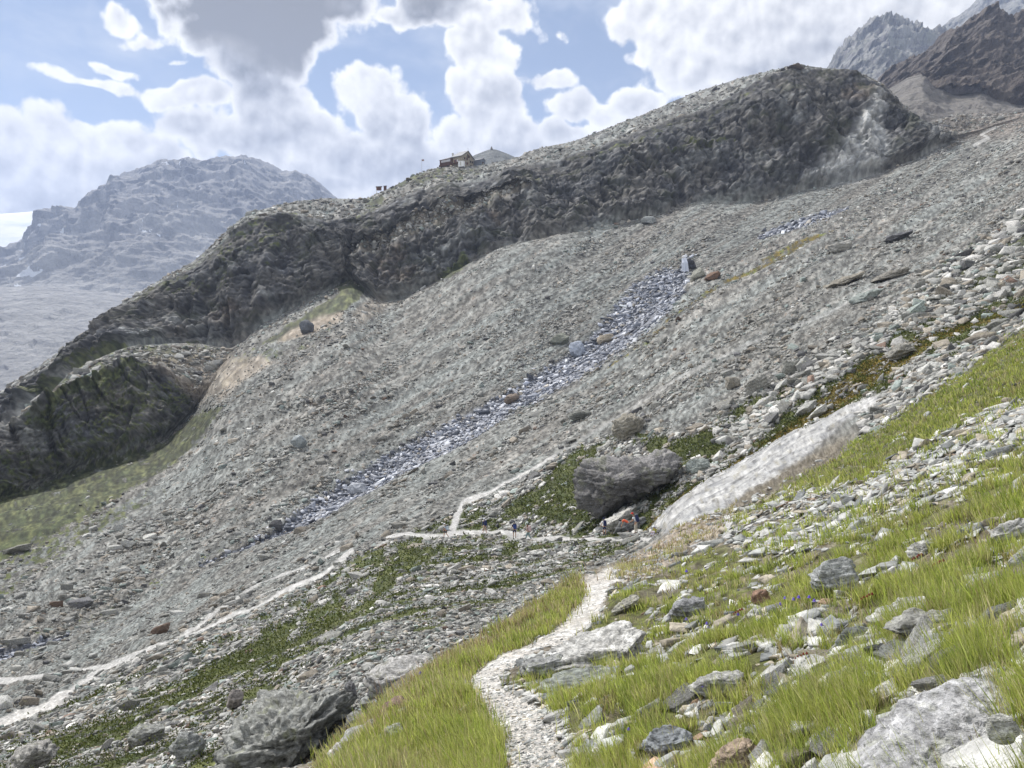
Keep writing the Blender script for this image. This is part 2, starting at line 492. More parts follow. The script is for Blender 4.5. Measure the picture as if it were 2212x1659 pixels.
def stroke(pts, soft=0.35, uu=None, vv=None, smin=-1, smax=99):
    """pts: (u, v, half width)"""
    uu = UW if uu is None else uu
    vv = VW if vv is None else vv
    pts = np.array(pts, float)
    m = pts[:, 2].max() * 1.6 + 10
    out = np.zeros(uu.shape, np.float32)
    sel = (uu > pts[:, 0].min() - m) & (uu < pts[:, 0].max() + m) & (vv > pts[:, 1].min() - m) & (vv < pts[:, 1].max() + m) & (SS >= smin) & (SS <= smax)
    x, y = uu[sel], vv[sel]
    best = np.full(len(x), -1e9)
    for i in range(len(pts) - 1):
        x0, y0, w0 = pts[i]; x1, y1, w1 = pts[i + 1]
        L2 = (x1 - x0) ** 2 + (y1 - y0) ** 2 or 1
        t = np.clip(((x - x0) * (x1 - x0) + (y - y0) * (y1 - y0)) / L2, 0, 1)
        d = np.hypot(x - x0 - t * (x1 - x0), y - y0 - t * (y1 - y0))
        w = w0 + (w1 - w0) * t
        best = np.maximum(best, (w - d) / w)
    out[sel] = sstep(best, -soft, soft)
    return out


kC, kD, kE, kF, kG, kH, kI, kI2, kJ, kK, kL = [KI[k] for k in ('C', 'D', 'E', 'F', 'G', 'H', 'I', 'I2', 'J', 'K', 'L')]
near = SS <= kD + .5
MASK = {}
M = MASK
# slighter warp for the trodden paths
UP = UU + wn[..., 0] * np.clip(300 / RR, 1.5, 16); VP = V + wn[..., 1] * np.clip(300 / RR, 1.5, 12)
trail = poly([(1080, 1720), (1083, 1659), (1080, 1600), (1050, 1540), (1005, 1495), (1008, 1462), (1060, 1425), (1110, 1400), (1200, 1350), (1255, 1300), (1262, 1270), (1250, 1258),
              (1320, 1222), (1380, 1220), (1350, 1250), (1318, 1262), (1308, 1300), (1285, 1342), (1220, 1375), (1150, 1420), (1090, 1455), (1082, 1485), (1150, 1520), (1205, 1560), (1228, 1600), (1238, 1659), (1245, 1720)],
             5, UP, VP) * near
far_trail = np.maximum.reduce([
    stroke([(1440, 1166, 4), (1300, 1166, 3.5), (1150, 1163, 5), (1080, 1151, 5), (1000, 1149, 8), (960, 1158, 6), (920, 1158, 5), (885, 1150, 4), (835, 1158, 3)], .3, UP, VP, kE),
    stroke([(975, 1150, 9), (985, 1115, 7), (1000, 1085, 5), (1060, 1060, 3), (1130, 1025, 3), (1200, 985, 3)], .3, UP, VP, kE),
    .35 * stroke([(1200, 985, 3.5), (1350, 890, 3), (1500, 800, 5), (1620, 745, 3), (1780, 680, 4), (1900, 620, 6), (1960, 590, 3)], .4, UP, VP, kE),
    stroke([(760, 1190, 5), (715, 1225, 3.5), (700, 1240, 3), (640, 1265, 4), (600, 1285, 4), (560, 1310, 3.5), (500, 1330, 4.5), (440, 1365, 4.5), (330, 1400, 6), (230, 1440, 6), (150, 1500, 6.5), (100, 1530, 7), (0, 1562, 8), (-250, 1610, 10)], .3, UP, VP, kE),
    stroke([(230, 1438, 5), (120, 1455, 5), (0, 1478, 6), (-200, 1530, 7)], .3, UP, VP, kE),
    .8 * stroke([(740, 1185, 3), (640, 1230, 3), (560, 1262, 3), (450, 1335, 4), (380, 1385, 4)], .3, UP, VP, kE),
    .7 * stroke([(2150, 275, 3), (2120, 290, 3), (2135, 300, 3), (2105, 315, 3)], .4, UP, VP, kG),
])
M['path'] = np.maximum(trail, far_trail * (SS > kD + .6))
STREAM = [(1480, 556, 5), (1477, 580, 8), (1468, 600, 16), (1440, 618, 36), (1400, 652, 44), (1340, 712, 34), (1290, 757, 28), (1230, 797, 26), (1160, 838, 25), (1110, 866, 20), (1060, 895, 22), (1000, 927, 25),
          (930, 962, 26), (870, 995, 24), (800, 1035, 24), (740, 1067, 21), (680, 1105, 18), (620, 1140, 13), (590, 1158, 6), (500, 1197, 4), (430, 1222, 3)]
M['wet'] = np.maximum.reduce([stroke(STREAM, .25), stroke([(1640, 508, 4), (1700, 490, 9), (1760, 470, 8), (1830, 450, 3)], .4), stroke([(150, 1372, 3), (60, 1395, 7), (0, 1412, 8), (-100, 1450, 8)], .4)]) * (SS > kF)
slab = poly([(1420, 1138), (1450, 1100), (1500, 1064), (1600, 1004), (1700, 952), (1760, 925), (1830, 880), (1905, 852), (1915, 868), (1850, 905), (1790, 950), (1740, 1000), (1650, 1060), (1560, 1112), (1480, 1152), (1430, 1158)], 4) * (SS > kC + .6) * (SS < kF)
M['slab'] = slab
veg = np.zeros_like(V, np.float32)
st_dir = np.array([-.78, -.63, 0.0]); st_dir /= np.linalg.norm(st_dir)
al = P @ st_dir
perp = P[..., 0] * st_dir[1] - P[..., 1] * st_dir[0]
Q = np.stack([al * .22, perp, P[..., 2] * .8], -1)
streak = fbm(Q * .22, 5, .6, seed=41)
DR = np.abs(np.gradient(1 / IR, axis=0))
def aw(lam): return 1 - sstep(DR, lam * .2, lam * .45)     # drop relief finer than the mesh can carry
IA = np.stack([(UU * .85 - V * .53) * .012, (UU * .53 + V * .85) * .030, RR * .004], -1)      # grain that follows the fall of the slope
farq = sstep(DR, .15, .5)
streak_f = fbm(Q * 1.0, 4, .6, seed=43) * (1 - farq) + fbm(IA * 2.2, 4, .6, seed=44) * farq
IS = np.stack([(UU * .85 - V * .53) * .0035, (UU * .53 + V * .85) * .034, RR * .002], -1)      # long downslope bands
def mixn(lo_, sd):
    return fbm(P * lo_, 4, .68, seed=sd) * (1 - farq) + fbm(IA * np.array([3, 2.0, 1]) * 1.2, 4, .68, seed=sd) * farq
band = poly([(-300, 1700), (-300, 1640), (0, 1590), (250, 1480), (560, 1340), (700, 1262), (770, 1205), (900, 1160), (960, 1120), (1110, 1050), (1250, 960), (1380, 935), (1500, 940), (1560, 900), (1750, 790), (1830, 760),
             (2050, 560), (2212, 470), (2400, 380), (2400, 560), (2212, 690), (1800, 905), (1420, 1125), (1350, 1190), (1000, 1330), (700, 1460), (480, 1600), (450, 1720)], 14) * (SS > kD + .55) * (SS < kG)
veg = np.maximum(veg, band * sstep(streak * .7 + .9 * streak_f, -.02, .12))
greens = [([(790, 1290), (830, 1215), (930, 1180), (945, 1195), (900, 1240), (830, 1280)], .9), ([(1060, 1120), (1110, 1080), (1230, 1030), (1260, 990), (1275, 1010), (1240, 1060), (1290, 1100), (1300, 1130), (1230, 1140), (1180, 1120)], .9),
          ([(1370, 935), (1470, 945), (1540, 930), (1560, 965), (1490, 1000), (1400, 975)], 1), ([(1200, 1010), (1260, 960), (1275, 1040), (1290, 1090), (1190, 1110)], 1), ([(1395, 1085), (1450, 1050), (1480, 1045), (1440, 1085)], 1),
          ([(960, 1115), (1050, 1100), (1060, 1120), (870, 1160), (880, 1145)], .6), ([(0, 1640), (200, 1560), (440, 1440), (650, 1330), (720, 1300), (700, 1330), (500, 1460), (330, 1560), (100, 1659)], .75)]
for pts, a in greens:
    veg = np.maximum(veg, a * poly(pts, 7) * (SS > kD + .55) * (SS < kG) * sstep(streak_f, -.45, -.05))
for pts, a in [([(-300, 1180), (0, 1050), (60, 1060), (200, 1000), (350, 958), (430, 885), (480, 880), (440, 940), (350, 1020), (200, 1110), (0, 1215), (-300, 1300)], .95),
               ([(-300, 1330), (0, 1205), (150, 1130), (330, 1050), (360, 1060), (160, 1190), (0, 1300), (-300, 1480)], .5),
               ([(560, 742), (680, 672), (790, 588), (800, 610), (770, 650), (700, 700), (620, 735)], .9),
               ([(700, 640), (790, 560), (800, 600), (760, 640)], .7),
               ([(480, 760), (620, 740), (700, 720), (760, 700), (700, 740), (560, 790), (470, 860)], .45),
               ([(0, 1400), (300, 1250), (600, 1110), (400, 1260), (200, 1360), (0, 1440)], .25)]:
    veg = np.maximum(veg, a * poly(pts, 12) * sstep(streak * .7 + streak_f * .5, -.4, .05) * (SS > kF) * (SS < kJ))
# greens on the cliffs: ledges and rims
ledge = fbm(P * np.array([.03, .03, .09]), 5, .6, seed=51)
cl_veg = np.zeros_like(veg)
for pts, a in [([(80, 860), (150, 800), (280, 748), (430, 742), (510, 757), (430, 775), (330, 800), (260, 840), (120, 870)], .9),
               ([(200, 830), (430, 790), (440, 860), (330, 960), (180, 1010), (0, 1060), (0, 1000), (230, 900)], .5),
               ([(540, 460), (640, 455), (720, 500), (640, 560), (560, 620), (440, 660), (420, 700), (300, 640), (500, 500)], .35),
               ([(770, 480), (800, 430), (860, 395), (900, 370), (960, 360), (960, 380), (900, 400), (830, 430), (800, 470)], .9),
               ([(930, 375), (1040, 358), (1040, 380), (960, 400)], .6),
               ([(1240, 350), (1400, 290), (1560, 232), (1640, 180), (1640, 200), (1560, 260), (1420, 320), (1280, 360)], .4),
               ([(1330, 500), (1400, 470), (1420, 490), (1350, 510)], .8),
               ([(940, 610), (1000, 560), (1020, 575), (990, 610)], .8),
               ([(1400, 350), (1560, 300), (1660, 270), (1640, 300), (1500, 340)], .5),
               ([(240, 690), (330, 618), (450, 560), (450, 590), (330, 650)], .45),
               ([(1100, 390), (1240, 365), (1240, 380), (1120, 410)], .4)]:
    cl_veg = np.maximum(cl_veg, a * poly(pts, 10) * sstep(ledge, -.35, .1))
cl_veg *= (SS > kH - .02)
ramp = poly([(560, 742), (620, 705), (680, 668), (740, 625), (792, 590), (800, 612), (772, 650), (700, 700), (620, 735)], 7, UP, VP) * (SS > kF) * (SS < kJ)
lowleft = poly([(-300, 1180), (0, 1052), (60, 1062), (200, 1002), (350, 960), (405, 905), (440, 885), (400, 975), (330, 1030), (200, 1110), (0, 1215), (-300, 1300)], 14) * (SS > kF) * (SS < kI)
M['veg'] = np.maximum.reduce([veg, cl_veg, ramp * .95, poly([(60, 900), (150, 812), (200, 788), (280, 750), (400, 742), (500, 755), (440, 790), (330, 800), (300, 850), (200, 900), (120, 940), (60, 960)], 12) * .75 * sstep(fbm(IA * 1.5, 4, .65, seed=48), -.25, .15) * (SS > kG) * (SS < kJ), lowleft * (.42 + .5 * sstep(fbm(IA * 1.6, 4, .65, seed=47), -.2, .2))])
debris = poly([(300, 770), (430, 760), (500, 768), (560, 775), (480, 850), (420, 870), (380, 840), (330, 800)], 14) * (SS > kH - .3) * (SS < kI2)
M['moss'] = np.maximum.reduce([
    stroke([(1395, 1146, 6), (1450, 1100, 7), (1500, 1066, 10), (1600, 1002, 11), (1700, 935, 17), (1780, 882, 24), (1830, 850, 26), (1880, 806, 26), (1940, 775, 20), (2000, 742, 16), (2100, 702, 11), (2212, 655, 10), (2300, 610, 8)], .4),
    .6 * stroke([(1540, 770, 3), (1650, 720, 3), (1300, 790, 3), (1400, 735, 5), (1440, 690, 4), (1560, 610, 4), (1680, 560, 4), (1740, 520, 7), (1800, 500, 3)][4:], .5),
    .5 * poly([(1300, 800), (1400, 730), (1440, 690), (1450, 700), (1400, 745), (1310, 800)], 3),
    .9 * poly([(1640, 560), (1720, 520), (1760, 510), (1720, 535), (1650, 568)], 3) * .7]) * (SS > kD + .5) * (SS < kH)
M['moss'] *= sstep(streak_f, -.6, -.1)
dirt = np.maximum.reduce([.6 * debris, poly([(1320, 1235), (1400, 1180), (1500, 1140), (1590, 1100), (1600, 1122), (1500, 1175), (1420, 1235), (1370, 1262)], 8) * (SS > kC + .8) * (SS < kE),
                          .8 * poly([(480, 800), (560, 768), (590, 782), (520, 830), (470, 870)], 8) * (SS > kG), poly([(625, 712), (690, 680), (742, 672), (740, 692), (680, 722), (600, 740)], 6) * (SS > kG),
                          .5 * poly([(760, 680), (800, 640), (850, 655), (780, 700)], 8) * (SS > kG)])
M['dirt'] = dirt
# bright green turf of the near slope
tus = fbm(P * np.array([.9, .9, .9]), 4, .6, seed=61)
gr_band = poly([(1900, 905), (2000, 840), (2212, 700), (2500, 500), (2800, 500), (2800, 840), (2212, 855), (2000, 960), (1850, 1045), (1650, 1100), (1590, 1130), (1700, 1050), (1800, 1000)], 8)
gr_near = poly([(1230, 1390), (1300, 1330), (1330, 1270), (1440, 1225), (1560, 1185), (1760, 1200), (1950, 1090), (2050, 1040), (2212, 960), (2800, 800), (2800, 2700), (1200, 2700), (1245, 1659), (1200, 1540), (1100, 1480), (1190, 1460), (1300, 1440), (1420, 1340)], 8)
gr_left = poly([(690, 1720), (700, 1620), (860, 1500), (1000, 1400), (1130, 1330), (1245, 1250), (1262, 1290), (1200, 1345), (1010, 1460), (1000, 1495), (1075, 1600), (1080, 1720)], 7)
nearm = (SS <= kD + .3)
M['turf'] = np.maximum.reduce([gr_band * sstep(tus, -.5, -.1), gr_near * sstep(tus, -.3, .05), gr_left * sstep(tus, -.75, -.4)]) * nearm * (1 - M['path'])
stoneband = poly([(1540, 1130), (1700, 1055), (1860, 1040), (2000, 960), (2212, 862), (2600, 700), (2600, 820), (2212, 965), (2050, 1042), (1950, 1092), (1760, 1205), (1600, 1205)], 8) * nearm
M['rubble'] = stoneband
M['turf'] *= (1 - .9 * stoneband)
cliff = sstep(SS, kH + .02, kH + .3) * (1 - sstep(SS, kI - .02, kI + .02)) + sstep(SS, kJ - .05, kJ + .1) * (1 - sstep(SS, kK - .02, kK + .12))
# only where there is a real face between foot and rim
face1 = (VK[kH] - VK[kI])[None, :] > 14
face2 = (VK[kJ] - VK[kK])[None, :] > 12
cliff = np.where(SS < kI2 + .5, cliff * gsm(face1.astype(float), 6, 1), cliff * gsm(face2.astype(float), 6, 1)).astype(np.float32)
bare = np.maximum.reduce([poly([(1730, 400), (1780, 350), (1830, 300), (1870, 230), (1885, 200), (1900, 220), (1895, 280), (1910, 330), (1900, 375), (1840, 395)], 16),
                          .6 * poly([(1990, 270), (2030, 270), (2040, 320), (2015, 335), (1990, 345)], 8)]) * (SS > kG)
M['cliff'] = cliff
M['pale'] = bare
# ------------------------------------------------------------------ relief
def worley(Q, seed=0):
    """cell noise: nearest distance, edge distance, random value of the nearest cell"""
    Q = np.asarray(Q, np.float32) + 500.3 + seed * 7.7
    i = np.floor(Q).astype(np.int32); f = Q - i
    d1 = np.full(len(Q), 9., np.float32); d2 = d1.copy(); rv = np.zeros(len(Q), np.float32)
    for dx in (-1, 0, 1):
        for dy in (-1, 0, 1):
            for dz in (-1, 0, 1):
                h = _perm[(_perm[(_perm[(i[:, 0] + dx + seed) & 255] + i[:, 1] + dy) & 255] + i[:, 2] + dz) & 255]
                o = _g[h] * .5 + .5
                d = np.sqrt((dx + o[:, 0] - f[:, 0]) ** 2 + (dy + o[:, 1] - f[:, 1]) ** 2 + (dz + o[:, 2] - f[:, 2]) ** 2)
                nb = d < d1
                d2 = np.where(nb, d1, np.minimum(d2, d))
                rv = np.where(nb, _perm[h] / 255., rv); d1 = np.where(nb, d, d1)
    return d1, d2 - d1, rv


dU = np.gradient(P, axis=1); dV = np.gradient(P, axis=0)
Nn = np.cross(dU, dV); Nn /= np.linalg.norm(Nn, axis=-1, keepdims=True) + 1e-12
Nn *= np.sign((Nn * -P).sum(-1, keepdims=True))
Nn = gsm(gsm(Nn, 6, 0), 6, 1); Nn /= np.linalg.norm(Nn, axis=-1, keepdims=True) + 1e-12
sc = sstep(SS, kE - .4, kE + .5) * (1 - cliff)
disp = np.zeros_like(V)
nearw = 1 - sstep(SS, kD, kE)
pathsoft = gsm(gsm(M['path'], 9, 0), 9, 1)
disp += nearw * (1 - .85 * pathsoft) * (fbm(P * .55, 3, seed=71) * .22 + fbm(P * 2.4, 3, seed=74) * .07) * np.clip(RR / 6, .5, 1.3)
farw = sstep(RR, 60, 160)
rill = fbm(np.stack([al * .018, perp * .085, P[..., 2] * .02], -1), 4, .5, seed=81)
disp += sc * farw * rill * 1.5
disp += sc * (fbm(Q * .25, 2, seed=84) * (.22 + .3 * (1 - farw)) * aw(4) + fbm(P * .5, 3, .6, seed=87) * .22 * aw(1.2) * (1 - farw)) * sstep(RR, 10, 60)
disp += sc * (1 - far_trail) * fbm(P * 1.6, 2, .6, seed=90) * .16 * aw(.4)
disp -= M['wet'] * (SS > kF) * .5
slabsoft = gsm(gsm(slab, 7, 0), 7, 1)
disp += slabsoft * (.55 + fbm(Q * .35, 3, .5, seed=93) * .55)
grain = _rng.normal(size=V.shape).astype(np.float32)
grain2 = gsm(gsm(_rng.normal(size=V.shape), 1.3, 0), 1.3, 1) * 4
disp += (grain * .0003 + grain2 * .0002) * np.minimum(RR, 330) * (1 - .8 * M['path']) * (SS > kD + .4) * (1 - .6 * slab) * (1 - .7 * M['veg'])
knoll = np.maximum(poly([(980, 600), (1090, 545), (1210, 518), (1260, 530), (1180, 580), (1080, 620), (950, 680)], 38, UU, V), 0) * (SS > kG) * (SS < kH + .3)
disp += knoll * 3.5
top = sstep(SS, kK, kK + .3) * (1 - .85 * poly([(900, 330), (1060, 330), (1060, 380), (900, 385)], 12, UU, V))
disp += top * (fbm(P * .05, 4, .55, seed=96) * 3.0 + fbm(P * .3, 3, .6, seed=99) * .9 * aw(2.5)) * sstep(RR, 300, 340)
# cliffs: ribs, buttresses, clefts and dipping strata
cm = cliff > .01
Pc = P[cm]
warp = fbm(Pc * .012, 3, seed=101)[..., None] * 10
Pw = Pc + warp
ribs = fbm(Pw * np.array([.030, .030, .009]), 3, .5, seed=103, ridged=True)
cl1 = 1 - sstep(np.abs(pnoise(Pw * np.array([.045, .045, .008]), 109)), 0, .06)
cl2 = 1 - sstep(np.abs(pnoise(Pw * np.array([.11, .11, .02]), 119)), 0, .08)
dipc = Pc[:, 2] - .34 * Pc[:, 0] + .10 * Pc[:, 1] + 2.6 * fbm(Pc * .02, 2, seed=113) + 1.6 * fbm(Pc * .22, 3, seed=114)
def saw(x): f = x - np.floor(x); return np.where(f < .82, f / .82, (1 - f) / .18)
lay = saw(dipc / 7.0) * 1.5 * (.4 + pnoise(Pc * .03, 131)) + saw(dipc / 2.6 + .3 * pnoise(Pc * .08, 132)) * 1.1
wf1, wd1, wr1 = worley(np.stack([Pw[:, 0] * .10, Pw[:, 1] * .07, Pw[:, 2] * .055], -1) + .35 * pnoise(Pc * .12, 134)[:, None], 5)
wf2, wd2, wr2 = worley(np.stack([Pc[:, 0] * .26, Pc[:, 1] * .26, dipc * .36], -1) + .5 * pnoise(Pc * .3, 133)[:, None], 6)
rough = fbm(Pc * .5, 4, .62, seed=121)
vert = fbm(np.stack([Pw[:, 0] * .027 + Pw[:, 2] * .008, Pw[:, 1] * .012, Pw[:, 2] * .006], -1), 4, .55, seed=137, ridged=True)
vert2 = 1 - np.abs(pnoise(np.stack([Pw[:, 0] * .16 + Pw[:, 2] * .03, Pw[:, 1] * .05, Pw[:, 2] * .02], -1), 139)) * 2
cd = (vert - .3) * 11 + vert2 * 1.8 + ribs * 3.0 - cl1 * 1.2 - cl2 * 1.5 + lay * .28 + (wr1 - .5) * 4.2 + (wr2 - .5) * 1.4 + rough * 1.5
disp[cm] += cliff[cm] * cd * (1 - .65 * sstep(SS[cm], kK - .35, kK))
CREV_SHADE = np.zeros_like(V); CREV_SHADE[cm] = (cl1 * .35) * cliff[cm]
CW1 = np.zeros_like(V); CW1[cm] = wr1; CW2 = np.zeros_like(V); CW2[cm] = wr2
CLAY = np.zeros_like(V); CLAY[cm] = saw(dipc / 2.6 + .3 * pnoise(Pc * .08, 132))
tilt = np.where(cliff[..., None] > 0.02, np.array([-0.0, -1.0, 0.25]), np.zeros(3))
Dn = Nn * (1 - .6 * cliff[..., None]) + tilt * .6 * cliff[..., None]
fade = 1 - .75 * sstep(SS, kL - .3, kL)
P2 = P + Dn * (disp * np.where(SS > kK, fade, 1))[..., None]
# gneiss bench between the two cliff tiers under the hut: a sloping shelf
shelf = stroke([(760, 560, 10), (860, 520, 18), (960, 470, 20), (1060, 440, 14), (1140, 420, 8)], .5, UU, V) * cliff
P2 += (np.array([0, 9.0, 2.5]) * shelf[..., None])
M['shelf'] = shelf
TERR = P2.astype(np.float32)
dU = np.gradient(TERR, axis=1); dV = np.gradient(TERR, axis=0)
TN = np.cross(dU, dV); TN /= np.linalg.norm(TN, axis=-1, keepdims=True) + 1e-12
TN *= np.sign((Nn * TN).sum(-1, keepdims=True)); TN = TN.astype(np.float32)


# ------------------------------------------------------------------ ground colours (albedo) worked out per point, finished by a fine grain in the material
def n01(x, lo, hi, a=0.0, b=1.0): return (a + (b - a) * sstep(x, lo, hi))[..., None].astype(np.float32)
def C(*c): return np.array(c, np.float32)
def mixc(f, a, b): return a * (1 - f) + b * f
W = lambda a: np.asarray(a, np.float32)[..., None]


g1 = _rng.random(V.shape).astype(np.float32); g2 = gsm(gsm(_rng.normal(size=V.shape), .8, 0), 1.1, 1); g2 /= g2.std(); g3 = gsm(gsm(_rng.normal(size=V.shape), 1.8, 0), 2.6, 1); g3 /= g3.std()
gravel = np.clip(.38 + .32 * g2 + .05 * g3 + .42 * (g1 - .5), 0, 1.5)
stre = fbm(IS, 6, .62, seed=141)
broad = fbm(IS * .5, 4, seed=143)
c = mixc(n01(stre, -.28, .28), C(.205, .198, .182), C(.212, .222, .212))
c = mixc(n01(broad, .05, .4, 0, .4), c, C(.225, .212, .192))
redz = poly([(1900, 190), (2060, 190), (2300, 200), (2300, 300), (2080, 300), (2010, 280)], 20) * (SS > kG)
c = mixc(W(redz) * .6, c, C(.20, .165, .14))
c = c * (.42 + 1.25 * W(gravel))
c = mixc(W((g2 > 2.3) * .7), c, C(.17, .10, .065)); 
c = mixc(W((g2 < -2.2) * .8), c, C(.05, .05, .055))
bright_st = fbm(IS * 1.4, 5, .6, seed=145)
c = c * (.86 + .45 * n01(bright_st, .0, .4))
c = mixc(n01(fbm(IS * np.array([1, 1.6, 1]), 4, .6, seed=146), .0, .3, 0, .6), c, C(.235, .258, .25) * (.6 + .9 * W(gravel)))
# cliff
cn = np.zeros(V.shape + (3,), np.float32)
k1 = fbm(Pc * .035, 5, .6, seed=151); k2 = fbm(Pc * .3, 4, .65, seed=153); k3 = fbm(np.stack([Pc[:, 0] * .25 + Pc[:, 2] * .05, Pc[:, 1] * .1, Pc[:, 2] * .03], -1), 4, .6, seed=155); k4 = fbm(Pc * .02, 4, .6, seed=157)
cc = mixc(n01(k1, -.3, .3), C(.094, .097, .104), C(.148, .142, .132))
cc = mixc(n01(k4, .2, .4, 0, .4), cc, C(.215, .150, .098))
cc = mixc(n01(k3, .05, .3, 0, .75), cc, C(.062, .064, .074))
cc = mixc(n01(fbm(Pc * .05, 4, .6, seed=159), .1, .3, 0, .55), cc, C(.205, .215, .215))
cc = cc * (.72 + .28 * W(wr1[:]) + .34 * W(wr2[:])) * (1 + .9 * n01(k2, .05, .4) - .5 * n01(k2, -.05, -.4))
cc = cc * (1 + .45 * W(g2[cm] * .5)) * (1 - .5 * W(CREV_SHADE[cm]))  # clefts darkened in the colour, in place of the shadow inside them
bed = fbm(np.stack([dipc * .42, perp[cm] * .02, al[cm] * .02], -1), 5, .68, seed=167)
cc = cc * (.84 + .28 * W(CLAY[cm])) * (1 + .7 * n01(bed, .0, .4) - .45 * n01(bed, 0, -.35))
cc = mixc(n01(fbm(Pc * .09, 5, .7, seed=161), .05, .3, 0, .55), cc, C(.085, .095, .052))
cn[cm] = np.clip(cc, .01, .6)
cn *= .66
c = mixc(W(M['cliff']), c, cn)
shelfn = n01(M['shelf'] + .3 * streak_f, .3, .7, 0, .8)
c = mixc(shelfn, c, C(.21, .19, .155) * (.5 + W(gravel)))
pl = mixc(n01(fbm(P * np.array([.2, .2, .04]), 4, .6, seed=163), -.2, .3), C(.32, .33, .335), C(.58, .58, .565)) * (.7 + .6 * W(gravel))
c = mixc(W(M['pale']) * n01(fbm(P * np.array([.15, .15, .03]), 4, .6, seed=165), -.3, .1, .45, 1), c, pl)
# vegetation
va = mixn(.35, 171); vb = mixn(1.6, 173)
vc = mixc(n01(va, -.3, .3), C(.045, .060, .020), C(.098, .108, .038))
vc = vc * (.55 + .9 * n01(vb, -.35, .35)) * (1 + .25 * W(g2) * .6)
vm = sstep(M['veg'] + .75 * mixn(.8, 175) + .10 * g2, .38, .60) * sstep(M['veg'], .03, .2)
vcf = W(sstep(RR, 90, 170))
vc = vc * (1 - .25 * vcf) * (1 - .35 * vcf + .7 * vcf * W(gravel))
c = mixc(W(vm * (1 - .12 * sstep(RR, 90, 170))), c, vc)
mm = sstep(M['moss'] + .6 * mixn(.8, 177) + .08 * g2, .35, .6) * sstep(M['moss'], .03, .2)
mc = mixc(n01(vb, -.25, .3), C(.050, .042, .013), C(.175, .130, .022)); mc = mixc(n01(va, .05, .3), mc, C(.105, .125, .028))
c = mixc(W(mm), c, mc * (1 + .3 * W(g2) * .6))
# near turf soil
t1 = fbm(P * 5, 4, .7, seed=181); t2 = fbm(P * 1.5, 4, .65, seed=183)
tcx = mixc(n01(t1, -.3, .3), C(.070, .065, .034), C(.135, .150, .045)); tcx = mixc(n01(t2, .1, .4), tcx, C(.19, .155, .105))
soil = mixc(n01(t1, -.3, .3), C(.10, .085, .06), C(.23, .205, .165)) * (.7 + .6 * W(gravel))
nearz = W((1 - sstep(SS, kD + .2, kD + .5)) * (1 - sstep(UU, 1800, 1900) * sstep(SS, kD - .15, kD)))
c = mixc(nearz, c, soil)
c = mixc(W(M['turf']), c, tcx)
dc = mixc(n01(va, -.3, .3), C(.27, .225, .175), C(.40, .35, .29)) * (.65 + .7 * W(gravel))
c = mixc(W(M['dirt']), c, dc)
sv = fbm(Q * .9, 5, .65, seed=185); sv2 = fbm(P * 1.3, 5, .7, seed=187)
sl = mixc(n01(sv, -.3, .3), C(.27, .275, .28), C(.52, .515, .50)); sl = mixc(n01(sv2, .08, .34, 0, .8), sl, C(.13, .13, .135)); sl = mixc(W(1 - sstep(np.abs(pnoise(Q * .5, 186)), 0, .05)) * .7, sl, C(.07, .07, .072)); sl = mixc(n01(va, .1, .35, 0, .5), sl, C(.30, .28, .21))
c = mixc(W(M['slab']), c, sl * (1 + .12 * W(g2)))
wn_ = fbm(Q * np.array([1.2, 2.4, 1.5]) * .45, 4, .65, seed=189)
wc = mixc(n01(wn_ + .22 * g2, .0, .40), C(.085, .095, .125), C(.46, .49, .56))  # wet stone tones; the dark blue end is painted shade between the stones
c = mixc(W(M['wet']) * .92, c, wc)
pv = fbm(P * 1.3, 4, .6, seed=191)
pc = mixc(n01(pv, -.3, .4), C(.60, .585, .555), C(.47, .44, .40)) * (.80 + .45 * W(gravel))
pc = mixc(W(sstep(RR, 25, 60)), pc, C(.47, .465, .45) * (.8 + .45 * W(gravel)))
c = mixc(W(M['path']), c, pc)
ALB = np.clip(c, .008, .8)


def ground_material():
    m, nt, b = new_mat("ground")
    a1 = nt.node('ShaderNodeAttribute', attribute_name='albedo')
    geo = nt.node('ShaderNodeNewGeometry')
    n = nt.noise(geo.outputs['Position'], 7.0, 3, .7)
    nt.put(b.inputs['Base Color'], nt.vmath('SCALE', a1.outputs[0], s=nt.ss(n, .3, .7, .72, 1.28)))
    nt.put(b.inputs['Normal'], nt.bump(n, .6, .12))
    return m


def wet_material():
    m, nt, b = new_mat("wet_stones")
    a1 = nt.node('ShaderNodeAttribute', attribute_name='albedo')
    nt.put(b.inputs['Base Color'], a1.outputs[0])
    b.inputs['Roughness'].default_value = .55
    b.inputs['Specular IOR Level'].default_value = .5
    return m


MAT_GROUND = ground_material()
MAT_WET = wet_material()
# one continuous surface shared out between the kinds of ground (no overlap: every cell belongs to one mesh)
idx = np.arange(NR * NU).reshape(NR, NU)
quads = np.stack([idx[:-1, :-1], idx[:-1, 1:], idx[1:, 1:], idx[1:, :-1]], -1)


def cellmean(a):
    return .25 * (a[:-1, :-1] + a[:-1, 1:] + a[1:, 1:] + a[1:, :-1])


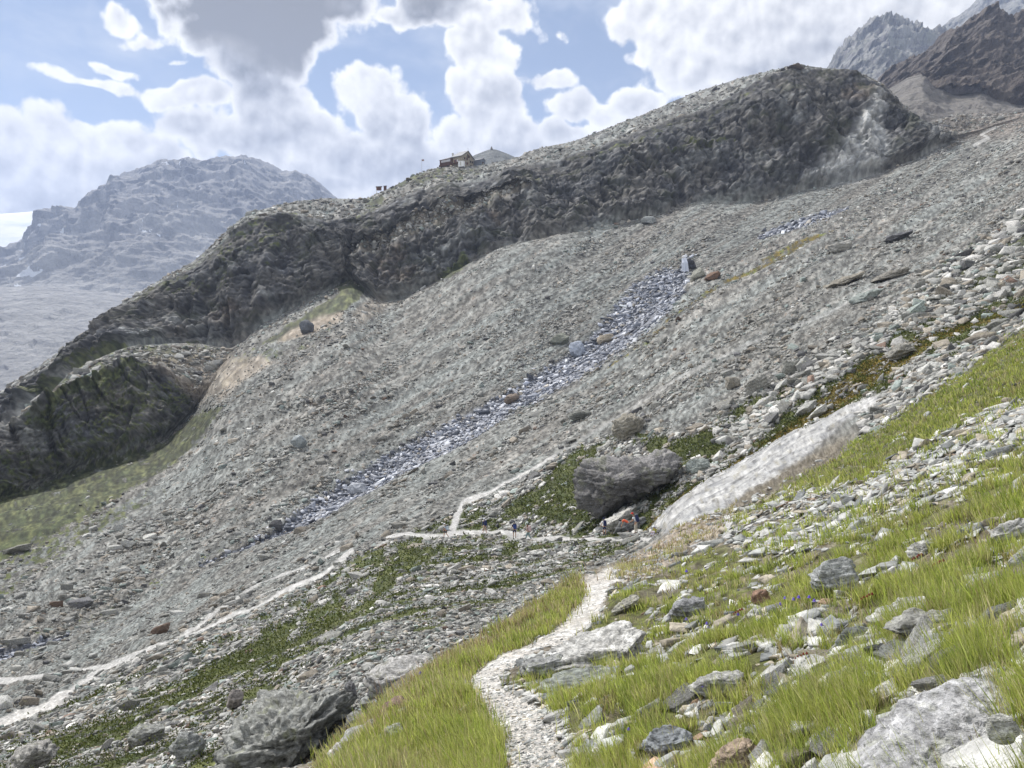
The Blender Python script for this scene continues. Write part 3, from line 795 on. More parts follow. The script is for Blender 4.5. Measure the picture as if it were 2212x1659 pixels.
cs = cellmean(SS.astype(np.float32))
cls = np.full(cs.shape, 1)                         # 0 near slope, 1 scree, 2 cliff, 3 path, 4 stream, 5 pale slab
cls[cs < kD + .4] = 0
cls[cs >= kH] = 2
right_moraine = (cellmean(UU) > 2015) & (cs >= kH)
cls[right_moraine] = 1
cls[cellmean(M['slab']) > .5] = 5
cls[cellmean(M['wet']) > .5] = 4
cls[cellmean(M['path']) > .5] = 3
flatP = TERR.reshape(-1, 3)
flatA = ALB.reshape(-1, 3)
for k, nm in enumerate(('grass_slope', 'scree_slope', 'cliff_ridge', 'footpath', 'stream', 'rock_outcrop')):
    q = quads[cls == k].reshape(-1, 4)
    used, inv = np.unique(q, return_inverse=True)
    o = mesh_obj(nm, flatP[used], inv.reshape(-1, 4)[:, ::-1], MAT_WET if nm == 'stream' else MAT_GROUND, smooth=nm not in ('cliff_ridge', 'scree_slope'))
    add_col(o.data, 'albedo', flatA[used])
    if nm == 'rock_outcrop':
        setp(o, "long pale smooth rock slab dipping beside the mossy trickle right of the resting hikers", "rock slab")
    else:
        setp(o, kind='structure')
# ------------------------------------------------------------------ far mountains
def mountain(name, sky, r_sky, base, r_base, mat, nrow=150, du=4.0, amp=60, fscale=.002, seed=200, u0=None, u1=None, jag=0.0, skn=2.0, extra=None):
    """a range standing behind: skyline (u, v) at range r_sky, foot (u, v) at range r_base"""
    sky = np.array(sky, float); base = np.array(base, float)
    u = np.arange(u0 if u0 is not None else sky[0, 0], (u1 if u1 is not None else sky[-1, 0]) + du, du)
    rs = np.interp(u, sky[:, 0], sky[:, 2]) if sky.shape[1] > 2 else np.full(len(u), float(r_sky))
    vs = np.interp(u, sky[:, 0], sky[:, 1]); vb = np.interp(u, base[:, 0], base[:, 1])
    t = np.linspace(0, 1, nrow)[:, None]
    back = np.linspace(0, 1, 14)[1:, None]
    v = np.concatenate([vb * (1 - t) + vs * t, vs + back * (300)], 0)
    ir = np.concatenate([(1 / r_base) * (1 - t) + (1 / rs) * t, (1 / rs) / (1 + .45 * back)], 0)
    uu = np.broadcast_to(u[None, :], v.shape)
    p = unproj(uu, v, 1 / ir)
    tt = np.concatenate([np.broadcast_to(t, (nrow, len(u))), np.ones((13, len(u)))], 0)
    wq = p + fbm(p * fscale * .5, 3, seed=seed)[..., None] * .25 / fscale
    rb = fbm(wq * np.array([fscale, fscale, fscale * .45]), 6, .52, seed=seed + 1, ridged=True)
    rb2 = fbm(wq * np.array([fscale, fscale, fscale * .5]) * 3.7, 5, .6, seed=seed + 3, ridged=True)
    d = (rb - .30) * amp + (rb2 - .2) * amp * .42
    if name == 'mountain': d = d * (.35 + .65 * sstep(tt, .15, .65))
    dirn = np.array([0.0, -1.0, .35])
    wgt = np.where(tt >= 1, .0, 1 - .8 * sstep(tt, .93, 1.0))
    p = p + dirn * (d * wgt)[..., None]
    jz = fbm(p * fscale * 4, 4, .6, seed=seed + 9, ridged=True) * jag * sstep(tt, .75, 1.0)
    p[..., 2] += jz
    idx = np.arange(p.shape[0] * p.shape[1]).reshape(p.shape[:2])
    q = np.stack([idx[:-1, :-1], idx[1:, :-1], idx[1:, 1:], idx[:-1, 1:]], -1).reshape(-1, 4)
    o = mesh_obj(name, p.reshape(-1, 3), q, mat, smooth=True)
    setp(o, kind='structure')
    return o, p


def far_mat(name, rock_a, rock_b, screec, sc=.004, snow=0.0, green=0.0, dip=0.3, talus=None):
    m, nt, b = new_mat(name)
    geo = nt.node('ShaderNodeNewGeometry'); pos = geo.outputs['Position']
    sep = nt.node('ShaderNodeSeparateXYZ'); nt.put(sep.inputs[0], geo.outputs['Normal'])
    n1 = nt.noise(pos, sc, 9, .62)
    n2 = nt.noise(nt.mapping(pos, rot=(0, dip, 0), scale=(sc * 1.2, sc * 1.2, sc * 6)), 1, 8, .62)
    n3 = nt.noise(nt.mapping(pos, scale=(sc * 5, sc * 5, sc * .9)), 1, 7, .6)
    c = nt.mix(nt.ss(n1, .36, .64), rock_a, rock_b)
    c = nt.mix(nt.ss(n3, .45, .57, 0, .9), c, screec)
    c = nt.mix(nt.ss(n2, .50, .60, 0, .75), c, nt.vmath('SCALE', c, s=.45))
    flat = nt.ss(sep.outputs[2], .55, .8)
    c = nt.mix(nt.math('MULTIPLY', flat, .6), c, screec)
    if talus:
        sp = nt.node('ShaderNodeSeparateXYZ'); nt.put(sp.inputs[0], pos)
        hgt = nt.math('ADD', sp.outputs[2], nt.math('MULTIPLY', nt.math('SUBTRACT', nt.noise(nt.mapping(pos, scale=(sc, sc, sc * .3)), 1.0, 5, .6), .5), 900.0))
        c = nt.mix(nt.ss(hgt, talus[1], talus[0], 0, .85), c, nt.mix(nt.ss(n1, .4, .6), (.24, .235, .23), (.40, .395, .38)))
    if green:
        c = nt.mix(nt.ss(nt.noise(pos, sc * 2, 6, .6), .5, .65, 0, green), c, (.09, .11, .04))
    if snow:
        c = nt.mix(nt.math('MULTIPLY', nt.ss(nt.noise(nt.mapping(pos, scale=(1, 1, .5)), sc * 3, 5, .5), .665, .68), snow), c, (.85, .88, .92))
    nt.put(b.inputs['Base Color'], c)
    h = nt.math('ADD', nt.math('MULTIPLY', n3, .25 / sc), nt.math('MULTIPLY', n2, .12 / sc))
    nt.put(b.inputs['Normal'], nt.bump(h, 1.0, 1.0))
    return m


MF = far_mat('far_rock', (.06, .06, .07), (.14, .135, .13), (.34, .33, .32), .0035, snow=.9, talus=(300, 560))
MVAL = far_mat('valley_rock', (.14, .138, .145), (.26, .255, .25), (.40, .395, .385), .006, dip=.05)
MGL, ntg, bg_ = new_mat('glacier_ice')
_g1 = ntg.node('ShaderNodeNewGeometry')
ntg.put(bg_.inputs['Base Color'], ntg.mix(ntg.ss(ntg.noise(ntg.mapping(_g1.outputs['Position'], scale=(1, 1, 4)), .004, 6, .6), .45, .65), (.90, .91, .93), (.70, .76, .83)))
MDARK = far_mat('dark_rock', (.05, .042, .040), (.10, .082, .074), (.15, .128, .112), .012)
MRED = far_mat('red_scree', (.165, .15, .14), (.22, .20, .185), (.25, .235, .215), .01)
MHILL = far_mat('hill_rock', (.10, .11, .12), (.16, .175, .18), (.21, .225, .23), .012)
MJAG = far_mat('jagged_rock', (.12, .115, .125), (.19, .18, .18), (.32, .32, .30), .008, green=.25)  # tones lifted and contrast cut to stand in for haze

mountain('glacier', [(-300, 490), (-60, 466), (0, 462), (60, 458), (110, 451), (125, 452), (200, 470)], 4900, [(-300, 580), (200, 580)], 4300, MGL, 40, 4, 25, .001, 300, u0=-300, u1=200)
mountain('mountain', [(-300, 590), (-150, 560), (0, 560), (30, 550), (60, 535), (85, 512), (105, 480), (120, 462), (150, 455), (185, 458), (200, 445), (215, 425), (250, 404), (262, 385), (300, 378), (330, 362), (350, 356), (375, 360), (400, 353), (440, 355),
                      (470, 348), (500, 351), (525, 346), (560, 355), (590, 371), (610, 377), (640, 378), (670, 388), (690, 404), (705, 420), (760, 460), (900, 540), (1100, 600)], 3900,
         [(-300, 690), (0, 668), (200, 660), (500, 700), (1100, 800)], 2500, MF, 190, 2.6, 150, .0016, 210, jag=34)
mountain('valley_side', [(-300, 600), (-100, 612), (0, 620), (100, 618), (200, 628), (300, 640), (400, 650), (600, 680), (1100, 790)], 2450,
         [(-300, 1500), (0, 1350), (500, 1100), (1100, 1000)], 900, MVAL, 190, 3.4, 34, .005, 220)
# hill with the cairn behind the hut
mountain('hill', [(960, 372), (1000, 350), (1025, 335), (1045, 327), (1055, 323.5), (1062, 322), (1070, 322.8), (1078, 325), (1095, 331.5), (1110, 338), (1140, 358), (1200, 400)], 900,
         [(960, 420), (1200, 440)], 620, MHILL, 40, 2.0, 6, .02, 230)
mountain('summit', [(1740, 230), (1780, 170), (1800, 138), (1825, 105), (1845, 84), (1860, 78), (1880, 58), (1892, 60), (1905, 50), (1912, 42), (1925, 56), (1935, 52), (1948, 66), (1955, 60), (1968, 72), (1975, 68), (1985, 82), (2000, 90), (2015, 84), (2040, 110), (2100, 160), (2300, 220)], 2300,
         [(1740, 300), (2300, 320)], 1500, MJAG, 90, 2.0, 60, .006, 240, jag=34)
mountain('summit', [(1960, 120), (1990, 96), (2020, 75), (2060, 45), (2100, 15), (2150, -20), (2212, -40), (2400, -120), (2800, -160)], 3200, [(1960, 260), (2800, 200)], 2300, MJAG, 100, 3.0, 90, .003, 250, jag=20)
mountain('rock_peak', [(1840, 240), (1880, 205), (1900, 182), (1940, 160), (1980, 140), (2010, 118), (2030, 92), (2060, 80), (2090, 60), (2110, 52), (2125, 42), (2140, 44), (2160, 58), (2180, 52), (2200, 44), (2230, 30), (2400, -40), (2800, -200)], 1050,
         [(1840, 262), (1900, 235), (2000, 215), (2060, 215), (2212, 235), (2800, 100)], 780, MDARK, 110, 2.0, 34, .011, 260, jag=12)
mountain('scree_fan', [(1840, 240), (1880, 208), (1925, 190), (1960, 168), (1990, 160), (2010, 180), (2050, 205), (2110, 200), (2160, 215), (2212, 225), (2400, 120), (2800, -60)], 800,
         [(1840, 300), (2000, 330), (2212, 300), (2800, 200)], 560, MRED, 60, 3.0, 7, .02, 270)


def snow_patch(pts, r, name='snow_patch'):
    """thin wind-packed snow lens lying on a far slope"""
    pts = np.array(pts, float)
    c = pts.mean(0)
    ring = unproj(pts[:, 0], pts[:, 1], np.full(len(pts), r - 4.0))
    inner = unproj(c[0] + (pts[:, 0] - c[0]) * .6, c[1] + (pts[:, 1] - c[1]) * .6, np.full(len(pts), r - 11.0))
    back = unproj(pts[:, 0], pts[:, 1], np.full(len(pts), r + 60.0))
    n = len(pts)
    vs = np.concatenate([back, ring, inner, inner.mean(0)[None]])
    f = []
    for i in range(n):
        j = (i + 1) % n
        f += [[i, j, n + j, n + i], [n + i, n + j, 2 * n + j, 2 * n + i], [2 * n + i, 2 * n + j, 3 * n]]
    o = mesh_obj(name, vs, f, MGL)
    return o


def surf_range(p, u, v):
    """range of the mountain grid p where it shows at (u, v)"""
    x = p[..., 0]; y = p[..., 1]; z = p[..., 2]
    depth = math.cos(PITCH) * y - math.sin(PITCH) * z
    up = math.sin(PITCH) * y + math.cos(PITCH) * z
    pu = CU + FPX * x / depth; pv = CV - FPX * up / depth
    d = np.hypot(pu - u, pv - v)
    k = np.argmin(np.where(d < 6, np.hypot(x, y) * .0005 + d, 1e5 + d))
    return float(np.hypot(x, y).ravel()[k])
# ------------------------------------------------------------------ rocks
def surf_at(u, v):
    """point and range where the ground shows at (u, v)"""
    j = int(np.argmin(np.abs(U - u)))
    colv = V[:, j]
    k = int(np.argmax(colv <= v))
    return Vector(TERR[k, j].tolist()), float(1 / IR[k, j]), Vector(TN[k, j].tolist())


def icos(sub):
    bm = bmesh.new()
    bmesh.ops.create_icosphere(bm, subdivisions=sub, radius=1.0)
    v = np.array([x.co[:] for x in bm.verts], np.float32)
    f = np.array([[q.index for q in x.verts] for x in bm.faces], np.int32)
    bm.free()
    return v, f


ICO = {k: icos(k) for k in (1, 2, 3, 4, 5, 6)}


def cut_rock(seed, sub, ncut=9, lo=.45, hi=.85, noise=.10, flat=1.0):
    """a block of rock: a ball sheared off by planes, then roughened"""
    rg = np.random.default_rng(seed)
    v, f = ICO[sub]
    p = v.copy() * 1.0
    for k in range(ncut):
        n = rg.normal(size=3); n[2] *= 1.3; n /= np.linalg.norm(n)
        d = rg.uniform(lo, hi)
        ex = np.maximum(0, p @ n - d)
        p -= ex[:, None] * n
    p = p / np.abs(p).max(0)
    if noise:
        p += v * (fbm(p * 1.7, 4, .6, seed=seed) * noise)[:, None]
        p += v * ((fbm(p * 6, 3, .6, seed=seed + 5)) * noise * .35)[:, None]
    p[:, 2] *= flat
    return p.astype(np.float32), f


def hull_rock(seed, n=11):
    rg = np.random.default_rng(seed)
    bm = bmesh.new()
    for _ in range(n):
        q = rg.normal(size=3); q /= np.linalg.norm(q); q = np.sign(q) * np.abs(q) ** .7
        bm.verts.new(q * rg.uniform(.75, 1.0))
    r = bmesh.ops.convex_hull(bm, input=bm.verts)
    bmesh.ops.delete(bm, geom=[g for g in set(r['geom_interior']) | set(r['geom_unused']) if isinstance(g, bmesh.types.BMVert)], context='VERTS')
    bmesh.ops.triangulate(bm, faces=bm.faces)
    bm.verts.index_update()
    v = np.array([x.co[:] for x in bm.verts], np.float32)
    f = np.array([[q.index for q in x.verts] for x in bm.faces], np.int32)
    bm.free()
    return v, f


def angular_rock(seed, n, cuts, noise):
    """broken block: a convex hull of a few corners, its faces roughened, edges kept sharp"""
    rg = np.random.default_rng(seed)
    bm = bmesh.new()
    ax = rg.normal(size=(3, 3)) * .16 + np.eye(3)
    for k in range(n):
        q = rg.uniform(-1, 1, 3); q = np.sign(q) * np.abs(q) ** .35 * rg.uniform(.70, 1.0, 3)
        bm.verts.new(ax @ q)
    r = bmesh.ops.convex_hull(bm, input=bm.verts)
    bmesh.ops.delete(bm, geom=[g for g in set(r['geom_interior']) | set(r['geom_unused']) if isinstance(g, bmesh.types.BMVert)], context='VERTS')
    if cuts: bmesh.ops.subdivide_edges(bm, edges=bm.edges[:], cuts=cuts, use_grid_fill=True)
    bmesh.ops.triangulate(bm, faces=bm.faces)
    bm.verts.index_update()
    v = np.array([x.co[:] for x in bm.verts], np.float32); f = np.array([[q.index for q in x.verts] for x in bm.faces], np.int32)
    bm.free()
    v /= np.abs(v).max(0)
    if noise:
        nn = v / np.linalg.norm(v, axis=1, keepdims=True)
        lay = saw(v[:, 2] * 3.1 + .2 * pnoise(v * 2, seed)) - .5
        v = v + nn * (fbm(v * 2.2, 4, .6, seed=seed)[:, None] * noise * 1.5 + (lay * noise * .8 * (1 - np.abs(nn[:, 2])))[:, None])
    return v.astype(np.float32), f


HULLS = [angular_rock(500 + k, 10 + k % 5, 0, 0) for k in range(24)]
MIDS = [angular_rock(600 + k, 13 + k % 5, 2, .07) for k in range(16)]


def stone_material():
    m, nt, b = new_mat("stone")
    a1 = nt.node('ShaderNodeAttribute', attribute_name='albedo')
    geo = nt.node('ShaderNodeNewGeometry')
    n = nt.noise(geo.outputs['Position'], 5.0, 5, .72)
    nt.put(b.inputs['Base Color'], nt.vmath('SCALE', a1.outputs[0], s=nt.ss(n, .3, .7, .62, 1.35)))
    nt.put(b.inputs['Normal'], nt.bump(n, .7, .10))
    return m


MAT_STONE = stone_material()


def rock_material():
    """boulders: vertex tone times the object's own tint"""
    m, nt, b = new_mat("boulder_rock")
    a1 = nt.node('ShaderNodeAttribute', attribute_name='albedo')
    oi = nt.node('ShaderNodeObjectInfo')
    tc = nt.node('ShaderNodeTexCoord')
    n = nt.noise(tc.outputs['Object'], 9.0, 6, .75)
    n2 = nt.noise(nt.mapping(tc.outputs['Object'], rot=(.1, -.25, 0), scale=(1, 1, 4.5)), 6.0, 5, .7)
    c = nt.mix(1.0, a1.outputs[0], oi.outputs['Color'], 'MULTIPLY')
    c = nt.vmath('SCALE', c, s=nt.ss(n, .36, .64, .60, 1.32))
    c = nt.vmath('SCALE', c, s=nt.ss(n2, .40, .60, .80, 1.15))
    fl = nt.ss(nt.noise(tc.outputs['Object'], 26.0, 3, .6), .60, .66, 0, .6)
    c = nt.mix(fl, c, nt.vmath('SCALE', c, s=.35))
    nt.put(b.inputs['Base Color'], c)
    nt.put(b.inputs['Normal'], nt.bump(nt.math('ADD', n, n2), .9, .045))
    return m


MAT_ROCK = rock_material()
cell_dU = np.gradient(U)[None, :] * np.ones((NR, 1))
cell_dV = np.abs(np.gradient(V, axis=0))
AREA = (cell_dU * cell_dV).astype(np.float32)
facing = np.clip((TN * (-TERR / np.linalg.norm(TERR, axis=-1, keepdims=True))).sum(-1), 0, 1)
AREA *= (SS < kL)
PAL = {
    'scree': [((.255, .250, .230), 5), ((.31, .31, .295), 3), ((.25, .225, .19), 2.4), ((.43, .43, .41), 1.3), ((.11, .11, .115), 1), ((.17, .12, .095), .12), ((.24, .275, .26), 1)],
    'field': [((.29, .29, .27), 4), ((.38, .38, .36), 3), ((.30, .27, .225), 2.4), ((.53, .52, .495), 2.0), ((.13, .13, .13), 1.3), ((.20, .14, .11), .14), ((.27, .31, .29), 1.2)],
    'wet': [((.13, .14, .17), 4), ((.26, .28, .33), 3), ((.50, .52, .57), 3.2), ((.07, .08, .105), 1.6), ((.19, .21, .26), 3), ((.26, .24, .21), .8)],
    'pale': [((.36, .37, .355), 4), ((.47, .47, .45), 4), ((.56, .555, .54), 2), ((.40, .36, .29), 2), ((.20, .21, .21), 1.6), ((.34, .24, .17), .16)],
}
srng = np.random.default_rng(99)


def scatter(w, n, med, sig, smin, smax, pal, pxmin=0, mpx=0, flat=(.25, .65), zone='', sink=.28, elong=1.35):
    w = (w * AREA).ravel().astype(np.float64)
    w /= w.sum()
    k = srng.choice(len(w), n, p=w)
    pos = flatP[k] + 0.0
    nn = TN.reshape(-1, 3)[k]
    r = RR.ravel()[k]
    size = (med if not mpx else mpx * r / FPX) * np.exp(srng.normal(size=n) * sig)
    size = np.clip(size, np.maximum(smin, pxmin * r / FPX), smax)
    j, i = np.divmod(k, NU)
    jit = srng.uniform(-.5, .5, (n, 2))
    i2 = np.clip(i + 1, 0, NU - 1); j2 = np.clip(j + 1, 0, NR - 1)
    pos = pos + (TERR[j, i2] - TERR[j, i]) * jit[:, :1] + (TERR[j2, i] - TERR[j, i]) * jit[:, 1:]
    cw = np.array([c[1] for c in PAL[pal]]); cc = np.array([c[0] for c in PAL[pal]])
    ci = srng.choice(len(cw), n, p=cw / cw.sum())
    colr = cc[ci] * np.exp(srng.normal(size=(n, 1)) * .22)
    dims = np.stack([size * .5 * srng.uniform(.8, elong, n), size * .5 * srng.uniform(.6, 1.0, n), size * .5 * srng.uniform(flat[0], flat[1], n)], 1)
    # frame: slab lies on the slope, tilted a little, long side more or less along the fall line
    up = nn * 1.0 + srng.normal(size=(n, 3)) * .21 + np.array([0, 0, .25])
    up /= np.linalg.norm(up, axis=1, keepdims=True)
    a = st_dir[None] + srng.normal(size=(n, 3)) * .55
    a -= (a * up).sum(1, keepdims=True) * up; a /= np.linalg.norm(a, axis=1, keepdims=True)
    bb = np.cross(up, a)
    R = np.stack([a, bb, up], 2)
    pos = pos + nn * (dims[:, 2:] * (1 - 2 * sink) * .6)
    return dict(pos=pos, R=R, dims=dims, col=colr, px=size / r * FPX, zone=np.full(n, zone), r=r, u=UU.ravel()[k], v=V.ravel()[k])


def merge_stones(name, sets, mat, midpx=14, kind='stuff', label=None):
    D = {k: np.concatenate([s[k] for s in sets]) for k in ('pos', 'R', 'dims', 'col', 'px')}
    vs, fs, cs_, base = [], [], [], 0
    pick = srng.integers(0, 10000, len(D['pos']))
    for big, lib in ((False, HULLS), (True, MIDS)):
        for vi, (tv, tf) in enumerate(lib):
            sel = np.where(((D['px'] > midpx) == big) & (pick % len(lib) == vi))[0]
            if not len(sel): continue
            q = tv[None] * D['dims'][sel][:, None, :]
            q = np.einsum('nij,nvj->nvi', D['R'][sel], q) + D['pos'][sel][:, None, :]
            m = len(tv)
            fs.append((tf[None] + (base + np.arange(len(sel)) * m)[:, None, None]).reshape(-1, 3))
            vs.append(q.reshape(-1, 3)); base += m * len(sel)
            shade = 1 + .16 * np.clip(tv[:, 2], -1, 1)[None, :, None] * 0
            cs_.append(np.repeat(D['col'][sel], m, axis=0))
    o = mesh_obj(name, np.concatenate(vs), np.concatenate(fs), mat)
    add_col(o.data, 'albedo', np.clip(np.concatenate(cs_), .01, .85))
    setp(o, label=label, kind=kind)
    print(name, len(D['pos']), 'stones')
    return o


pathm = M['path']; wetm = M['wet']
vegm = np.clip(M['veg'] * 1.0, 0, 1)
inframe = ((UU > -60) & (UU < 2270) & (V < 1720)).astype(np.float32)
clump = sstep(fbm(Q * .35, 4, .6, seed=301), -.35, .25) * .8 + .2
clump2 = sstep(fbm(Q * .9, 4, .6, seed=303), -.3, .3) * .8 + .2
screez = (SS > kF) * (SS < kH + .02) * (1 - .7 * vegm) * (1 - wetm) * (1 - .9 * pathm) * (1 - M['dirt'] * .6) * inframe
farfine = 1 - .55 * sstep(fbm(P * .02, 3, seed=305), 0, .3)
fieldz = np.clip(((SS > kD + .7) | ((SS > kD - .02) & (UU > 1860))) * (SS <= kF + .0) * 1.0 + (SS > kF) * band, 0, 1) * (1 - .6 * vegm) * (1 - pathm) * (1 - M['slab']) * (1 - .93 * np.clip(M['moss'] * 1.3, 0, 1)) * (1 - wetm) * inframe
greyz = poly([(1440, 1130), (1560, 1040), (1760, 900), (2212, 600), (2212, 640), (1800, 905), (1500, 1060)], 4) * (SS > kE) * inframe
vegc = 1 - .93 * sstep(M['veg'] + .6 * mixn(.8, 175), .35, .6)
patho = 1 - sstep(gsm(gsm(pathm, 2, 0), 2, 1), .03, .3)
fieldz *= vegc * patho; screez *= vegc * patho
coarse = sstep(fbm(IS * 1.2, 4, .6, seed=311) + .35 * fbm(IA, 3, seed=312), -.05, .35)
big = scatter(screez * (clump * .3 + coarse), 1300, .75, .45, .4, 3.0, 'scree', zone='scree', flat=(.35, .75))
S_scree = [scatter(screez, 30000, .3, .38, .06, .8, 'scree', mpx=2.3, flat=(.4, .8)),
           scatter(screez * (.06 + coarse), 24000, .3, .38, .08, 1.4, 'scree', mpx=3.2, flat=(.4, .8)),
           scatter(screez * coarse, 5500, .5, .40, .15, 1.8, 'scree', mpx=6.0, flat=(.4, .8)),
           scatter(screez * coarse * clump * (RR < 180), 2600, .5, .4, .3, 2.0, 'scree', mpx=9, flat=(.4, .8)), big]
fine = sstep(fbm(IA * .6, 4, .6, seed=313), -.25, .2)
S_field = [scatter(fieldz * (.35 + clump2), 30000, .26, .42, .05, 1.0, 'field', mpx=6.2, flat=(.35, .75)),
           scatter(fieldz * (.2 + fine) * clump, 9000, .60, .36, .10, 1.4, 'field', mpx=11, zone='field', flat=(.3, .7)),
           scatter(fieldz * (.1 + fine) * clump * (RR > 17), 1100, 1.25, .32, .25, 2.2, 'field', mpx=19, zone='field', flat=(.25, .6)),
         scatter(fieldz * (UU > 1500) * (.3 + clump), 1500, 1.0, .40, .4, 3.0, 'field', mpx=17, zone='field', flat=(.35, .7))]
wets = np.clip(wetm * .8 + .5 * gsm(gsm(wetm, 4, 0), 4, 1), 0, 1)
S_wet = [scatter(wets * (SS > kF) * inframe, 5600, .75, .40, .2, 2.4, 'wet', mpx=6.8, flat=(.3, .65)),
         scatter(wetm * (SS > kF) * inframe, 650, 1.5, .35, .5, 3.0, 'wet', mpx=11, zone='wet', flat=(.3, .55))]
topz = (np.clip((SS > kK + .05) * (SS < kL), 0, 1) + M['shelf'] * .9 + (SS > kI) * (SS < kI2)) * (RR > 180) * inframe * (1 - .5 * vegm)
S_top = [scatter(topz, 7500, 1.0, .45, .4, 3.5, 'scree', pxmin=2.6, flat=(.4, .8)), scatter(topz, 420, 2.6, .30, 1.6, 5.0, 'scree', flat=(.4, .75))]
clfz = cliff * inframe * (vegm > .3)
rubz = M['rubble'] * (SS < kD + .25) * inframe
rubz = rubz * patho
nearstone = patho * nearm * inframe * (1 - pathm) * (1 - rubz) * (SS < kD + .1)
cln = sstep(fbm(P * np.array([.9, .9, .9]), 4, .6, seed=307), .0, .22)
leftband = gr_left
S_near = [scatter(rubz, 7500, .20, .45, .03, .7, 'pale', mpx=11, flat=(.16, .42), zone='rubble', elong=1.7),
          scatter(rubz, 420, .55, .30, .1, .6, 'pale', mpx=26, flat=(.15, .35), zone='rubble', elong=1.7),
          scatter(nearstone * (.10 + cln) * (1 - .85 * leftband), 4600, .085, .50, .02, .30, 'pale', pxmin=5, flat=(.2, .55), zone='turf', elong=1.6),
          scatter(nearstone * (.15 + cln) * (1 - .92 * leftband) * (RR < 14), 420, .16, .35, .08, .30, 'pale', flat=(.2, .5), zone='turf', elong=1.6),
          scatter(nearstone * (.15 + cln) * (1 - .9 * leftband) * (RR >= 12), 330, .24, .35, .1, .5, 'pale', flat=(.2, .5), zone='turf', elong=1.6)]
S_path = [scatter(trail * inframe, 5200, .020, .5, .008, .07, 'pale', pxmin=2.2, flat=(.12, .3), sink=.42),
          scatter(np.clip(gsm(gsm(trail, 4, 0), 4, 1) * (1 - trail), 0, 1) * (SS < kD) * inframe, 900, .04, .5, .02, .16, 'pale', flat=(.2, .5)),
          scatter(M['dirt'] * nearm * inframe, 1800, .05, .6, .02, .4, 'pale', pxmin=3, flat=(.2, .5))]

# the largest stones become rocks of their own
LIBS = [angular_rock(700 + k, 14 + k % 6, 7, .085) for k in range(14)]
LIBM = []
for k, (v_, f_) in enumerate(LIBS):
    me = bpy.data.meshes.new('rock')
    me.vertices.add(len(v_)); me.vertices.foreach_set("co", v_.ravel())
    me.loops.add(f_.size); me.loops.foreach_set("vertex_index", f_.ravel())
    me.polygons.add(len(f_)); me.polygons.foreach_set("loop_start", np.arange(0, f_.size, 3, dtype=np.int32)); me.update(calc_edges=True)
    t = fbm(v_ * 1.4, 4, .6, seed=700 + k); t2 = fbm(v_ * 4, 4, .7, seed=720 + k); t3 = fbm(v_ * np.array([1, 1, 7]), 3, .6, seed=740 + k)
    a = np.ones((len(v_), 3)) * (1 + .35 * t + .35 * t2 + .25 * t3)[:, None]
    a = np.where((t2 > .28)[:, None], a * np.array([1.0, 1.02, .80]), a)
    add_col(me, 'albedo', np.clip(a, .25, 1.9)); me.materials.append(MAT_ROCK)
    LIBM.append(me)


def tone(c):
    l = sum(c) / 3
    if c[0] > c[2] * 1.45: return 'rust-brown' if l < .26 else 'tan'
    if c[2] > c[0] * 1.2: return 'blue-grey' if l < .35 else 'white'
    return 'dark grey' if l < .17 else 'mid-grey' if l < .29 else 'pale grey' if l < .42 else 'whitish'


def place_word(z, u, v, r):
    if z == 'wet':
        return 'in the upper stream bed below the little waterfall' if u > 1250 else 'midway down the stony stream bed' if u > 900 else 'in the lower stream bed'
    if z == 'scree':
        if v < 620 and u > 1500: return 'high on the scree under the tall cliff'
        if u < 700: return 'on the left scree below the grassy knoll'
        return 'on the open scree above the stream' if v < 1480 - .62 * u + 240 else 'on the open scree between stream and thin trail'
    if z == 'field':
        if u > 1560: return 'in the mossy boulder field at the right'
        if v < 1150: return 'among green cushions above the hikers'
        return 'in the boulder field below the crossing path' if u > 700 else 'in the boulder field at lower left'
    if z == 'rubble': return 'in the band of loose slabs across the turf'
    return 'half sunk in the tufted grass beside the trail' if u < 1650 else 'half sunk in the right-hand grass'


LAND = [(1368, 1020, "the huge dark boulder"), (1480, 570, "the waterfall"), (615, 1560, "the lichen boulder"), (980, 1130, "the path fork"), (1285, 1400, "the trailside slab"), (1818, 1245, "the square pale block"),
        (2048, 1550, "the bottom right boulder"), (1250, 895, "the lens-shaped boulder"), (1816, 533, "the whale-backed boulder"), (1945, 510, "the hollow rock"), (1362, 915, "the knobbly tan boulder"), (1244, 752, "the tall blue-grey boulder"),
        (1102, 858, "the brown midstream boulder"), (768, 1050, "the big pale stream boulder"), (600, 1155, "the stream's foot"), (662, 705, "the dark square boulder"), (644, 950, "the rounded left boulder"), (1880, 605, "the tan outcrops"),
        (1330, 1225, "the trail's crest"), (715, 1225, "the kinked trail corner"), (230, 1440, "the left trail junction"), (1852, 1375, "the dark triangular slab"), (1780, 882, "the mossy trickle"), (2120, 700, "the trickle's upper end"), (40, 1555, "the trail at the left edge"),
        (1600, 1040, "the pale outcrop"), (1404, 475, "the white cliff-foot boulder"), (1141, 1150, "the red-haired hiker"), (1640, 835, "the pale tan slab"), (1435, 1590, "the blue-grey turf slab"), (310, 1600, "the low mossy boulder"), (1480, 1315, "the lavender-grey slab"),
        (60, 1400, "the lower left rivulet"), (400, 1265, "the left gravel streak"), (1120, 1550, "the trail's near bend"), (2180, 1150, "the tilted white slab"), (1000, 1300, "the open boulder field"), (870, 1360, "the reddish grass strip"), (1700, 1110, "the slab band")]


